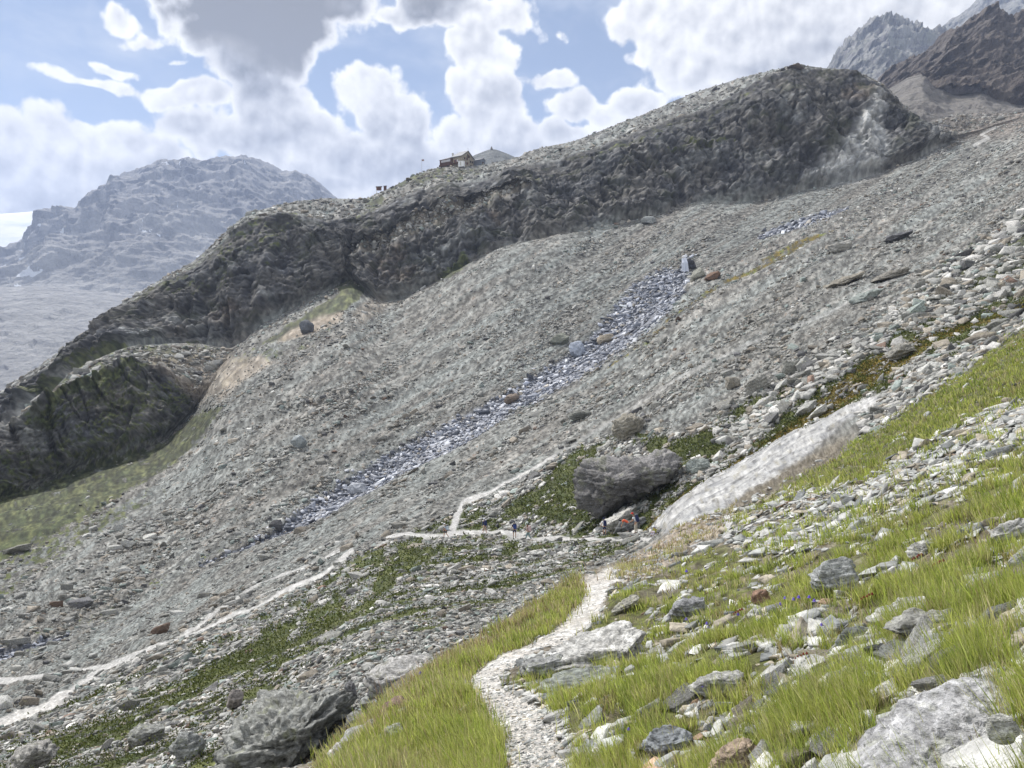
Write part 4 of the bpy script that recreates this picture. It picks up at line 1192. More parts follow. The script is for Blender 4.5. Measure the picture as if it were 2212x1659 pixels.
def near_word(u, v):
    d = [(math.hypot(u - a, (v - b) * 1.1), a, b, t) for a, b, t in LAND]
    d.sort(); q, a, b, t = d[0]
    dx, dy = u - a, v - b
    h = 'right' if dx > 0 else 'left'; vv = 'below' if dy > 0 else 'above'
    if abs(dx) > 2 * abs(dy): w = h + ' of'
    elif abs(dy) > 2 * abs(dx): w = vv
    else: w = f"{vv} and {h} of"
    far = 'just ' if q < 70 else 'well ' if q > 190 else 'clearly ' if q > 120 else ''
    return far + w + ' ' + t


USED = {}
GROUPS = {'wet': 'rocks in the stream bed', 'scree': 'boulders strewn over the scree', 'field': 'rocks of the boulder field', 'rubble': 'slabs of the stone band', 'turf': 'stones in the near turf'}


def promote(S, idxs, count):
    """turn the `count` stones that show largest into rock objects; the rest stay in the mass"""
    cand = []
    for si in idxs:
        s = S[si]
        ok = (s['u'] > 5) & (s['u'] < 2207) & (s['v'] < 1655)
        cand += [(float(p), si, i) for i, p in enumerate(s['px']) if ok[i]]
    cand.sort(reverse=True)
    take = {}
    for p, si, i in cand[:count]:
        take.setdefault(si, []).append(i)
    for si, ii in take.items():
        s = S[si]
        for i in ii:
            o = bpy.data.objects.new('rock', LIBM[int(srng.integers(len(LIBM)))])
            col.objects.link(o)
            Rm = Matrix(s['R'][i].tolist()).to_4x4()
            d = s['dims'][i]
            o.matrix_world = Matrix.Translation(Vector(s['pos'][i].tolist())) @ Rm @ Matrix.Diagonal((d[0], d[1], d[2], 1))
            c = s['col'][i]; o.color = (float(c[0]), float(c[1]), float(c[2]), 1)
            z = str(s['zone'][i]); el = d[2] / d[0]
            shp = 'thin slab' if el < .3 else 'flat block' if el < .48 else 'angular boulder'
            m_ = max(d) * 2
            sz = 'huge' if m_ > 2.6 else 'big' if m_ > 1.3 else 'mid-sized' if m_ > .5 else 'small'
            lb = f"{sz} {tone(c)} {shp} {near_word(s['u'][i], s['v'][i])}"
            if lb in USED:
                alt = [lb.replace(shp, q_ + ' ' + shp) for q_ in ('squarish', 'wedge-like', 'broader')]
                lb = next((a_ for a_ in alt if a_ not in USED), lb) if el > .3 else next((a_ for a_ in (lb.replace('thin slab', 'narrow thin slab'), lb.replace('thin slab', 'flaky thin slab')) if a_ not in USED), lb)
            USED[lb] = 1
            setp(o, lb, "rock", GROUPS[z])
        keep = np.ones(len(s['px']), bool); keep[ii] = False
        S[si] = {k: v[keep] for k, v in s.items()}


promote(S_field, (1, 2, 3), 100)
promote(S_scree, (4,), 60)
promote(S_wet, (1,), 38)
promote(S_near, (0, 1, 2, 3, 4), 62)
merge_stones('scree_stones', S_scree, MAT_STONE, 12)
merge_stones('boulder_field_stones', S_field, MAT_STONE, 12)
MAT_WSTONE = wet_material(); 
merge_stones('stream_stones', S_wet, MAT_WSTONE, 12)
merge_stones('ridge_stones', S_top, MAT_STONE, 12)
merge_stones('turf_stones', S_near, MAT_STONE, 12)
merge_stones('path_pebbles', S_path, MAT_STONE, 14)


def hero(label, u, vb, w, h, roll=0, depth=.8, colr=(.3, .3, .29), seed=1, sub=5, cat='boulder', yaw=0, strata=.05, lichen=0.0, dark=0.0, ncut=12, lift=0.0, name='boulder', r=None, rough=.06, lit_top_tint=0.0, cuts=None, group=None, detail=1.0):
    """an own rock: (u, vb) middle of its foot, w x h its apparent size on the grid, roll its tilt (right side up for negative)"""
    p0, r0, n0 = surf_at(u, vb)
    if r is None: r = r0
    k = r / FPX
    W_, H_, D_ = w * k, h * k, w * k * depth
    rg = np.random.default_rng(seed)
    v, f = ICO[sub]
    p = np.sign(v) * np.abs(v) ** .8
    cl = list(cuts or [])
    for i in range(ncut):
        n = rg.normal(size=3); n /= np.linalg.norm(n); cl.append((n, rg.uniform(.62, .92)))
    for n, d in cl:
        n = np.array(n, float); n /= np.linalg.norm(n)
        p = p - np.maximum(0, p @ n - d)[:, None] * n
    p = p / np.abs(p).max(0)
    L = max(W_, H_)
    q = p * np.array([W_, D_, H_]) * .5
    s = q / L
    ph = s[:, 2] * 1.0 + s[:, 0] * .15 + .06 * fbm(s * 3, 3, seed=seed)
    lay = saw(ph * 9) - .5
    lay2 = saw(ph * 23 + pnoise(s * 4, seed)) - .5
    side = 1 - np.abs(v[:, 2]) ** 2
    dd = (lay * strata + lay2 * strata * .5) * side + fbm(s * 2.5, 3, .55, seed=seed + 2) * rough * 1.6 + fbm(s * 9 * detail, 4, .65, seed=seed + 4) * rough * .8
    wf, we, wr = worley(s * 5 * detail, seed % 50)
    dd += (wr - .5) * rough * .5 - (1 - sstep(we, 0, .1)) * rough * .25
    q = q + v * (dd * L)[:, None]
    Rm = np.array((Matrix.Rotation(math.radians(yaw), 3, 'Z') @ Matrix.Rotation(math.radians(roll), 3, 'Y')))
    q = q @ Rm.T
    t1_ = fbm(s * 3, 4, .6, seed=seed + 6); t2_ = fbm(s * 12 * detail, 4, .7, seed=seed + 7); t3_ = fbm(np.stack([s[:, 0] * 2, s[:, 1] * 2, ph * 30], -1), 4, .65, seed=seed + 8)
    base = np.array(colr)[None] * (1 + .45 * t1_ + .55 * t2_ + .45 * t3_ * side)[:, None]
    if lit_top_tint: base = base * (1 + lit_top_tint * sstep(v[:, 2], .2, .8)[:, None])  # upper side lightened in the colour as if lit from above
    spots = sstep(fbm(s * 16 * detail, 3, .6, seed=seed + 9), .18, .32)[:, None]
    base = mixc(spots * .55, base, np.array([.11, .115, .12]))
    if lichen:
        lm = sstep(fbm(s * 7, 4, .7, seed=seed + 10), .12, .28)[:, None] * lichen
        base = mixc(lm, base, np.array([.33, .35, .20]))
    o = mesh_obj(name, q, f, MAT_ROCK, smooth=(sub >= 5))
    add_col(o.data, 'albedo', np.clip(base, .015, .75))
    o.location = p0 + Vector((0, D_ * .22, H_ * (.5 - .10) + lift * H_)) if r == r0 else Vector(unproj(u, vb, r).tolist()) + Vector((0, 0, H_ * .4))
    setp(o, label, cat, group)
    return o


OVER = [((.55, -.35, -.75), .38), ((.1, -1, -.35), .62), ((-.9, -.3, .1), .8), ((0, 0, 1), .75)]
hero("huge dark overhanging boulder above the hikers, mossy at its top", 1368, 1098, 236, 134, -6, .75, (.135, .131, .130), 11, 6, lichen=.25, cuts=OVER, ncut=7, strata=.03, rough=.07, lit_top_tint=.9, lift=-.02, detail=1.5)
hero("pale smooth slab leaning under the huge dark boulder beside the hikers", 1342, 1140, 84, 42, -24, .5, (.42, .41, .38), 12, 5, cuts=[((-.3, -.2, 1), .55)], lit_top_tint=.3)
hero("dark grey slab propped beneath the pale leaning slab", 1358, 1150, 80, 34, -30, .5, (.16, .165, .165), 13, 5)
hero("large flat rock with greenish top just right of the huge dark boulder", 1508, 1022, 52, 36, -22, .5, (.30, .33, .31), 14, 5, cuts=[((0, -.6, .8), .4)])
hero("layered lichen-covered boulder at the bottom left edge of the turf", 615, 1700, 330, 232, -22, .9, (.25, .255, .24), 15, 6, lichen=.55, cuts=[((.75, -.3, -.6), .45), ((-.6, -.3, .7), .62), ((0, -.2, 1), .6)], ncut=8, strata=.075, rough=.10, lit_top_tint=.3, detail=1.6, r=15.5)
hero("flat-topped pale rock behind the lichen-covered boulder beside the grass", 862, 1490, 190, 62, -14, .8, (.33, .325, .315), 16, 5, lichen=.4, lit_top_tint=.4, detail=1.5)
hero("reddish block in the rock pile left of the grass edge", 852, 1545, 66, 36, -24, .8, (.27, .19, .165), 17, 4)
for k_, (u_, v_, w_, h_, c_, l_) in enumerate([
        (800, 1540, 52, 40, (.30, .31, .30), "square grey block in the pile right of the lichen boulder"),
        (768, 1580, 60, 34, (.25, .25, .25), "low grey block wedged against the lichen boulder"),
        (758, 1515, 30, 42, (.17, .17, .175), "upright dark block at the top corner of the lichen boulder"),
        (818, 1500, 42, 26, (.42, .43, .42), "small whitish block topping the rock pile"),
        (772, 1604, 88, 34, (.43, .43, .42), "long pale stone at the foot of the rock pile"),
        (836, 1590, 60, 36, (.44, .45, .44), "pale cracked stone in the grass below the rock pile"),
        (733, 1640, 78, 34, (.45, .44, .42), "white stone at the bottom edge left of the grass")]):
    hero(l_, u_, v_, w_, h_, -18, .8, c_, 30 + k_, 4, group='blocks piled beside the lichen boulder', name='rock', cat='rock')
hero("long pale slab lying on the right edge of the trail", 1285, 1436, 262, 54, -17, .55, (.48, .475, .455), 18, 6, cuts=[((-.1, -.1, 1), .5)], ncut=8, lit_top_tint=.2, rough=.045, detail=1.6)
hero("undercut grey stone at the left tip of the pale trailside slab", 1166, 1462, 120, 50, -10, .7, (.33, .335, .33), 19, 5, cuts=[((-.3, -.5, -.8), .4), ((0, 0, 1), .6)], lichen=.3)
hero("low greenish slab in front of the pale trailside slab", 1255, 1480, 190, 46, -12, .5, (.30, .32, .29), 20, 5, cuts=[((0, -.2, 1), .5)], lichen=.4)
hero("mottled grey boulder with lichen spots at the bottom right corner", 2060, 1650, 352, 112, -17, .75, (.43, .43, .435), 21, 6, lichen=.25, cuts=[((-.5, -.2, .85), .55), ((0, -.7, .7), .5), ((0, -1, 0), .7), ((.6, -.3, .7), .75)], ncut=8, rough=.035, lit_top_tint=.2, strata=.012, detail=2.2)
hero("small pale pointed stone against the bottom right boulder", 2165, 1600, 52, 54, 8, .6, (.50, .50, .46), 22, 4, name='rock', cat='rock', r=2.55)
hero("square pale block standing out of the grass right of the trail", 1818, 1296, 100, 78, -18, .7, (.44, .455, .45), 23, 5, cuts=[((.1, -.8, .55), .5)], rough=.04)
hero("dark lens-shaped boulder alone on the lower scree", 1250, 908, 52, 26, -8, .7, (.155, .16, .145), 24, 4)
hero("knobbly tan boulder upslope of the huge dark boulder", 1362, 946, 72, 56, -30, .8, (.30, .28, .235), 25, 5, rough=.10)
hero("dark square boulder on bare sand below the cliff at left", 662, 722, 36, 32, 6, .8, (.13, .14, .16), 26, 4)
hero("rounded pale boulder on the left scree", 644, 966, 32, 29, 0, .8, (.33, .36, .37), 27, 4)
hero("pale whale-backed boulder high on the right scree", 1816, 546, 52, 26, -14, .7, (.38, .37, .34), 28, 4)
hero("dark hollow rock high on the right scree", 1948, 520, 60, 20, -18, .7, (.16, .16, .17), 29, 4, cuts=[((.3, -.6, -.7), .2)])
hero("stacked pale blocks on the crest of the green knoll", 282, 786, 36, 15, -6, .9, (.30, .30, .28), 41, 4)
hero("tan streamside boulder on the right bank", 1306, 738, 38, 26, -14, .8, (.33, .29, .23), 42, 4)
hero("tall blue-grey boulder splashed by the stream", 1244, 772, 38, 42, -10, .8, (.38, .42, .50), 43, 4)
hero("flat olive boulder left of the stream", 1212, 746, 46, 26, -6, .8, (.25, .26, .22), 44, 4)
hero("brown boulder in the middle of the stream", 1102, 870, 36, 24, -14, .8, (.26, .21, .17), 45, 4)
hero("large pale boulder low in the stream bed", 768, 1062, 42, 28, -6, .8, (.46, .48, .52), 46, 4)
hero("white boulder at the foot of the cliff above the scree", 1404, 482, 34, 18, 0, .8, (.36, .38, .38), 47, 4)
hero("rust-brown slab right of the little waterfall", 1538, 608, 38, 20, -28, .5, (.19, .12, .085), 48, 4, cuts=[((0, -.4, 1), .45)])
hero("pale slanting slab below the little waterfall", 1508, 602, 36, 26, -38, .5, (.36, .36, .31), 49, 4, cuts=[((0, -.4, 1), .45)])
hero("dark wet step of rock under the waterfall", 1492, 584, 26, 26, 0, .7, (.05, .052, .065), 50, 4)
hero("pale tan slab in the right-hand boulder field", 1640, 852, 58, 40, -34, .6, (.33, .325, .30), 51, 5)
hero("rounded tan boulder in the right-hand boulder field", 1582, 838, 36, 30, -8, .9, (.28, .26, .22), 52, 4)
hero("leaning grey slab pointing uphill in the boulder field", 1708, 808, 34, 34, 40, .4, (.30, .30, .27), 53, 4)
hero("broad flat slab beside the mossy trickle", 1955, 776, 60, 32, -24, .6, (.29, .28, .25), 54, 5)
hero("long green-grey slab low in the upper boulder field", 1880, 650, 70, 24, -22, .5, (.30, .33, .31), 55, 4)
hero("tan layered outcrop poking through the upper right scree", 1830, 614, 90, 16, -22, .6, (.27, .25, .21), 56, 5, strata=.06)
hero("smooth brown outcrop at the edge of the upper boulder field", 1925, 604, 80, 15, -20, .6, (.26, .245, .215), 57, 5, strata=.06)
hero("rust-topped slab in the near turf left of centre", 1636, 1300, 46, 44, -50, .3, (.34, .22, .16), 58, 4, name='rock', cat='rock')
hero("long grey slab in the grass just above the trail bend", 1354, 1318, 70, 26, -34, .5, (.40, .39, .34), 59, 5, cuts=[((0, -.3, 1), .4)], name='rock', cat='rock')
hero("dull lavender-grey slab in the turf right of the trail bend", 1480, 1330, 100, 54, -18, .6, (.33, .335, .345), 60, 5, name='rock', cat='rock')
hero("dark triangular slab flat among the grass tufts", 1852, 1388, 86, 34, -14, .6, (.21, .225, .215), 61, 5, name='rock', cat='rock')
hero("long pale slab behind tall tufts at the right", 1950, 1348, 120, 34, -22, .5, (.45, .45, .42), 62, 5, name='rock', cat='rock')
hero("flat slab with dark right end near the right edge", 2010, 1376, 150, 40, -14, .5, (.36, .36, .33), 63, 5, name='rock', cat='rock')
hero("blue-grey slab in the turf at the bottom centre right", 1435, 1612, 120, 56, -12, .6, (.28, .30, .32), 64, 5, name='rock', cat='rock', cuts=[((0, -.3, 1), .5)])
hero("tan and rust slab cut by the bottom edge", 1590, 1672, 120, 60, -20, .6, (.42, .33, .25), 65, 5, name='rock', cat='rock')
hero("light slab with broken edge in the lower turf", 1560, 1500, 130, 44, -16, .5, (.44, .44, .42), 66, 5, name='rock', cat='rock')
hero("thin slab lying below the tall central tufts", 1830, 1488, 120, 34, -14, .5, (.43, .42, .39), 67, 5, name='rock', cat='rock')
hero("pair of pale wedges among the right-hand grass", 2110, 1300, 90, 46, -24, .6, (.47, .47, .45), 68, 5, name='rock', cat='rock')
hero("tilted white slab amid bright grass at the right edge", 2180, 1165, 90, 42, -36, .4, (.48, .48, .46), 69, 5, name='rock', cat='rock')
hero("light block behind tufts right of the square pale block", 2000, 1200, 70, 34, -18, .6, (.46, .46, .43), 70, 5, name='rock', cat='rock')
hero("brown-topped ledge crowning the tall cliff", 1720, 152, 34, 14, 0, .9, (.13, .105, .09), 71, 4)
hero("grey boulder beside the mountain hut", 1042, 352, 16, 10, 0, .9, (.20, .20, .185), 72, 4)
hero("weathered grey boulder at the lower left corner", 60, 1668, 100, 50, -14, .8, (.36, .35, .33), 73, 5, lichen=.2)
hero("low mossy boulder among green cushions at lower left", 310, 1612, 84, 36, -8, .8, (.27, .275, .26), 74, 5, lichen=.4)
hero("split grey boulder left of the lichen boulder", 395, 1650, 74, 60, -10, .8, (.29, .30, .29), 75, 5, lichen=.3)
hero("pale standing stone left above the lichen boulder", 503, 1532, 34, 44, 10, .7, (.33, .30, .28), 76, 4, name='rock', cat='rock')
# ------------------------------------------------------------------ grass, cushions, flowers
def grass_material():
    m = bpy.data.materials.new("grass_blades"); m.use_nodes = True
    nt = NT(m.node_tree); m.node_tree.nodes.clear()
    a = nt.node('ShaderNodeAttribute', attribute_name='albedo')
    d = nt.node('ShaderNodeBsdfDiffuse'); t = nt.node('ShaderNodeBsdfTranslucent'); mx = nt.node('ShaderNodeMixShader')
    out = nt.node('ShaderNodeOutputMaterial')
    nt.put(d.inputs[0], a.outputs[0]); nt.put(t.inputs[0], nt.vmath('SCALE', a.outputs[0], s=1.5))
    mx.inputs[0].default_value = .55
    nt.l.new(d.outputs[0], mx.inputs[1]); nt.l.new(t.outputs[0], mx.inputs[2]); nt.l.new(mx.outputs[0], out.inputs[0])
    return m


MAT_GRASS = grass_material()


def blades(name, pos, nn, length, width, colr, lean=.35, kind='stuff'):
    n = len(pos)
    up = nn * .35 + np.array([0, 0, 1.0]) + srng.normal(size=(n, 3)) * lean
    up /= np.linalg.norm(up, axis=1, keepdims=True)
    side = np.cross(up, srng.normal(size=(n, 3))); side /= np.linalg.norm(side, axis=1, keepdims=True)
    bend = np.cross(side, up) * srng.uniform(-.5, .5, (n, 1)) + np.array([-.22, -.05, -.10])      # a light breeze and the pull of the slope
    L = length[:, None]; w = width[:, None]
    p0 = pos - up * L * .05
    p1 = pos + up * L * .5 + bend * L * .12
    p2 = pos + up * L * .98 + bend * L * .45
    vs = np.stack([p0 - side * w * .5, p0 + side * w * .5, p1 - side * w * .42, p1 + side * w * .42, p2 - side * w * .08, p2 + side * w * .08], 1).reshape(-1, 3)
    b = (np.arange(n) * 6)[:, None]
    fs = np.concatenate([b + np.array([[0, 1, 3, 2]]), b + np.array([[2, 3, 5, 4]])])
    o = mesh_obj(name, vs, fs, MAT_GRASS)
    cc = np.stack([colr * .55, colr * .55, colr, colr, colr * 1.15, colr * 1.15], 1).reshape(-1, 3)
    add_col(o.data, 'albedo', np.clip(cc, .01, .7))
    setp(o, kind=kind)
    print(name, n)
    return o


def sample(w, n):
    w = (w * AREA).ravel().astype(np.float64); w /= w.sum()
    k = srng.choice(len(w), n, p=w)
    j, i = np.divmod(k, NU)
    i2 = np.clip(i + 1, 0, NU - 1); j2 = np.clip(j + 1, 0, NR - 1)
    jit = srng.uniform(-.5, .5, (n, 2))
    pos = TERR[j, i] + (TERR[j, i2] - TERR[j, i]) * jit[:, :1] + (TERR[j2, i] - TERR[j, i]) * jit[:, 1:]
    return k, pos, TN.reshape(-1, 3)[k], RR.ravel()[k]


GREENS = np.array([(.235, .30, .058), (.36, .40, .085), (.14, .18, .050), (.42, .42, .16), (.40, .35, .22), (.26, .18, .12)])


def tufted(name, w, ntuft, per, lenf, pcol, spread=.05, wmin=.0026, lean=.28):
    k, pos, nn, r = sample(w, ntuft)
    u_, v_ = UU.ravel()[k], V.ravel()[k]
    cnt = srng.integers(per[0], per[1], ntuft)
    rep = np.repeat(np.arange(ntuft), cnt)
    n = len(rep)
    size = np.exp(srng.normal(size=ntuft) * .28)[rep]
    off = srng.normal(size=(n, 3)) * spread * (size * np.clip(r[rep] / 6, .8, 2.2))[:, None]
    nr = nn[rep]; off -= (off * nr).sum(1, keepdims=True) * nr
    L = lenf(r)[rep] * size * srng.uniform(.55, 1.1, n)
    wd = np.maximum(wmin, r[rep] * .00068) * srng.uniform(.6, 2.1, n)
    pc_ = np.array(pcol) / sum(pcol)
    tc_ = GREENS[srng.choice(6, ntuft, p=pc_)][rep]
    own = GREENS[srng.choice(6, n, p=pc_)]
    cc = (tc_ * .65 + own * .35) * np.exp(srng.normal(size=(n, 1)) * .16)
    return blades(name, pos[rep] + off, nr, L, wd, cc, lean)


turfm = M['turf'] * (1 - pathm) * (SS < kD + .05) * (UU > -80) * (UU < 2300) * (V < 1800)
tuftn = sstep(fbm(P * 1.1, 4, .6, seed=401), -.25, .25)
tuftn2 = sstep(fbm(P * 1.5, 4, .6, seed=403), -.02, .28)
brightz = poly([(1600, 1250), (1750, 1180), (2212, 930), (2600, 800), (2600, 1500), (2212, 1450), (1900, 1480), (1300, 1720), (1150, 1720), (1130, 1480)], 60, UU, V) * .7 + .3
w1 = gr_near * nearm * (1 - pathm) * (SS < kD + .05) * (UU < 2300) * (V < 1800) * (.02 + tuftn2) * (1 - .8 * M['rubble'])
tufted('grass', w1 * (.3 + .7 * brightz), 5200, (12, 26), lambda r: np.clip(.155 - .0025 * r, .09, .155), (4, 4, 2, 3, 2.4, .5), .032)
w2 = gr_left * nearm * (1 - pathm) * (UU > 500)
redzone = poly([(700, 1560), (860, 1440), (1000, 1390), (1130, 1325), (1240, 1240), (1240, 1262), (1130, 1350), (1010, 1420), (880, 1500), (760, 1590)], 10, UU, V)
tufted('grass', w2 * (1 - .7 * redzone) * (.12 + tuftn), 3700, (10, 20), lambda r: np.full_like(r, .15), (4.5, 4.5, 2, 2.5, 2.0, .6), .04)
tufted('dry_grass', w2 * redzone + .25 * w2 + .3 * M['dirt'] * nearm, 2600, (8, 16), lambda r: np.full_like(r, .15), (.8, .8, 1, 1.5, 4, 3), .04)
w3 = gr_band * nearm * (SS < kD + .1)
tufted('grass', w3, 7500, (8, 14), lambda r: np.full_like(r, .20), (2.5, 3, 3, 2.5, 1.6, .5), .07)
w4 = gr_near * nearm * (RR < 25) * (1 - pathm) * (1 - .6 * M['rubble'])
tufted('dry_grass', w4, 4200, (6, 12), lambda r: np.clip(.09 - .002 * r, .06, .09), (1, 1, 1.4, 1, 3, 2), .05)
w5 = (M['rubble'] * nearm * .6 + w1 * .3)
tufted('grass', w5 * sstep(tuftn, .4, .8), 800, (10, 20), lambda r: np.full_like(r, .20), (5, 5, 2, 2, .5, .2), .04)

# low cushions and dwarf shrubs between the boulders: little leaves standing over the green patches
vv = sstep(M['veg'] + .6 * mixn(.8, 175), .4, .6)
k_, pos_, nn_, r_ = sample(vv * (SS > kD + .6) * (SS < kF + .55) * (RR < 130) * inframe * patho, 30000)
hh = np.abs(srng.normal(size=(len(k_), 1))) * .10 * (1 + .6 * (fbm(pos_ * .3, 3, seed=405) > .1))[:, None]
lc = mixc((srng.random((len(k_), 1))) ** 1.5, np.array([.045, .062, .018]), np.array([.125, .135, .042]))
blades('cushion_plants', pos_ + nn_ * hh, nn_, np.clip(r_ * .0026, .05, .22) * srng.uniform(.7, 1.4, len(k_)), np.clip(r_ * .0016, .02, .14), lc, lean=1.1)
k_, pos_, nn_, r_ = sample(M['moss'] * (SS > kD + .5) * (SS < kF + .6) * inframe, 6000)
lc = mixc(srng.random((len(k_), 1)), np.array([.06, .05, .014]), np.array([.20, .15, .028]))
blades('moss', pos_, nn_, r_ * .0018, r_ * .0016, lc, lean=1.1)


def petal_flower(name, label, u, v, colr, h=.12, hs=.013, group=None, spike=False):
    p0, r, n = surf_at(u, v)
    root = bpy.data.objects.new(name, None); col.objects.link(root); root.location = p0
    setp(root, label, 'flower', group)
    th = .0016 * max(1, r / 5)
    vs, fs = [], []
    for t in range(4):
        x = .02 * t * t / 9
        for a in range(4):
            vs.append((x + th * math.cos(a * 1.57), th * math.sin(a * 1.57), h * t / 3))
        if t:
            b = 4 * t
            fs += [[b - 4 + a, b - 4 + (a + 1) % 4, b + (a + 1) % 4, b + a] for a in range(4)]
    mesh_obj('stem', vs, fs, MAT_STEM, root)
    hs *= max(1, r / 4.5)
    vs, fs = [], []
    heads = [(0.02, 0, h, 1.0)] if not spike else [(.02 - .02 * k, .01 * (k % 2), h - k * hs * 1.1, 1 - .08 * k) for k in range(5)]
    for hx, hy, hz, s in heads:
        b0 = len(vs)
        for rr, zz in ((.25, 0), (.75, -.5), (1.0, -1.3), (1.25, -1.9)):
            for a in range(10):
                q = rr * (1 + (.22 if (a % 2 and zz < -1.5) else 0))
                vs.append((hx + hs * s * q * math.cos(a * .628), hy + hs * s * q * math.sin(a * .628), hz + hs * s * (zz + 1.2)))
        for t in range(3):
            fs += [[b0 + t * 10 + a, b0 + t * 10 + (a + 1) % 10, b0 + t * 10 + 10 + (a + 1) % 10, b0 + t * 10 + 10 + a] for a in range(10)]
        fs.append([b0 + a for a in range(10)])
    mesh_obj('blossom', vs, fs, colr, root)
    return root


MAT_STEM = simple_mat('flower_stem', (.10, .15, .04))
MAT_VIOLET = simple_mat('violet_petals', (.16, .11, .52))
MAT_RED = simple_mat('red_seedhead', (.17, .035, .025))
for i_, (u_, v_) in enumerate([(1596, 1368), (1700, 1336), (1716, 1338), (1688, 1350), (1755, 1345), (1766, 1352), (1770, 1388), (1533, 1398), (1512, 1520), (1514, 1512), (904, 1470), (1531, 1390), (1733, 1346), (1475, 1345), (1540, 1610), (1478, 1240), (1350, 1605)]):
    where = 'between the long slabs right of the trail' if u_ > 1650 else 'in the turf near the bottom centre' if v_ > 1480 else 'in the grass left of the trail' if u_ < 1100 else 'in the turf just right of the trail'
    petal_flower('bellflower', 'violet bellflower ' + near_word(u_, v_), u_, v_, MAT_VIOLET, .12, .0075, 'violet bellflowers in the turf')
for i_, (u_, v_, l_) in enumerate([(1728, 1442, 'red dock seed spike in the middle of the near turf'), (1985, 1235, 'red dock seed spike right of the square pale block'), (2030, 1250, 'red dock seed spike among tall tufts toward the right edge'), (1880, 1330, 'red dock seed spike above the dark triangular slab'), (1605, 1365, 'red dock seed spike beside the violet bellflowers')]):
    petal_flower('dock', l_, u_, v_, MAT_RED, .15, .0065, 'red seed spikes in the turf', spike=True)
# ------------------------------------------------------------------ mountain hut and what stands round it
class MB:
    def __init__(s): s.v = []; s.f = []

    def box(s, x0, x1, y0, y1, z0, z1):
        b = len(s.v)
        s.v += [(x0, y0, z0), (x1, y0, z0), (x1, y1, z0), (x0, y1, z0), (x0, y0, z1), (x1, y0, z1), (x1, y1, z1), (x0, y1, z1)]
        s.f += [[b, b + 3, b + 2, b + 1], [b + 4, b + 5, b + 6, b + 7], [b, b + 1, b + 5, b + 4], [b + 1, b + 2, b + 6, b + 5], [b + 2, b + 3, b + 7, b + 6], [b + 3, b, b + 4, b + 7]]
        return s

    def poly(s, pts, faces):
        b = len(s.v); s.v += list(pts); s.f += [[b + i for i in f] for f in faces]; return s

    def tube(s, pts, rad, seg=8, cap=True):
        pts = [Vector(p) for p in pts]
        rad = rad if isinstance(rad, (list, tuple)) else [rad] * len(pts)
        b = len(s.v)
        for i, p in enumerate(pts):
            d = (pts[min(i + 1, len(pts) - 1)] - pts[max(i - 1, 0)]).normalized()
            a = d.cross(Vector((.13, .2, .97)) if abs(d.z) < .9 else Vector((1, 0, 0))).normalized(); c = d.cross(a)
            for k in range(seg):
                t = 2 * math.pi * k / seg
                s.v.append(tuple(p + (a * math.cos(t) + c * math.sin(t)) * rad[i]))
            if i:
                q = b + i * seg
                s.f += [[q - seg + k, q - seg + (k + 1) % seg, q + (k + 1) % seg, q + k] for k in range(seg)]
        if cap:
            s.f.append([b + k for k in range(seg)][::-1]); s.f.append([b + (len(pts) - 1) * seg + k for k in range(seg)])
        return s

    def build(s, name, mat, parent=None, smooth=False):
        return mesh_obj(name, s.v, s.f, mat, parent, smooth)


def empty(name, loc, rz=0, label=None, cat=None, group=None):
    o = bpy.data.objects.new(name, None); col.objects.link(o); o.location = loc; o.rotation_euler = (0, 0, rz)
    setp(o, label, cat, group); return o


def stone_wall_mat():
    m, nt, b = new_mat('rubble_masonry')
    tc = nt.node('ShaderNodeTexCoord')
    v = nt.voro(nt.mapping(tc.outputs['Object'], scale=(1, 1, 1.8)), 2.6, out=1)
    s = nt.node('ShaderNodeSeparateColor'); nt.put(s.inputs[0], v)
    nt.put(b.inputs['Base Color'], nt.mix(s.outputs[0], (.20, .175, .14), (.42, .38, .31)))
    return m


M_WALL = stone_wall_mat()
M_WOOD = simple_mat('dark_stained_wood', (.075, .040, .030))
M_ROOF = simple_mat('slate_roof', (.20, .21, .235), .6)
M_WHITE = simple_mat('white_paint', (.74, .75, .76))
M_RED = simple_mat('red_shutter', (.22, .035, .03))
M_GLASS, _nt, _b = new_mat('window_glass'); _b.inputs['Base Color'].default_value = (.03, .035, .045, 1); _b.inputs['Roughness'].default_value = .1; _b.inputs['Specular IOR Level'].default_value = .6
M_PANE = simple_mat('curtained_pane', (.55, .56, .58), .3)
M_METAL = simple_mat('grey_metal', (.42, .43, .45), .45, .6)
M_SHED = simple_mat('slate_blue_boards', (.17, .19, .23))
M_PLASTER = simple_mat('pale_plaster', (.50, .49, .46))

HR = 432.0
kk = HR / FPX
corner = Vector(unproj(997.3, 357.0, HR).tolist())
hut = empty('mountain_hut', corner, math.radians(-35), "mountain hut with stone gable and dark wooden veranda standing on the ridge", "hut")
m = MB()
m.box(-7.4, 0, 0, 11, -3.5, 5.6)
m.poly([(0, 0, 5.6), (0, 11, 5.6), (0, 5.5, 9.15), (-7.4, 0, 5.6), (-7.4, 11, 5.6), (-7.4, 5.5, 9.15)], [[0, 1, 2], [3, 5, 4]])
w_ = m.build('wall', M_WALL, hut)
m = MB(); m.box(-16, -7.4, .6, 10.4, -3.5, 5.0); m.build('wall', M_PLASTER, hut)


def slab_roof(pts, t=.25):
    """a sloping plate through four or three eave/ridge points"""
    n = len(pts)
    up = [(p[0], p[1], p[2] + t) for p in pts]
    fs = [list(range(n))[::-1], [n + i for i in range(n)]] + [[i, (i + 1) % n, n + (i + 1) % n, n + i] for i in range(n)]
    return pts + up, fs


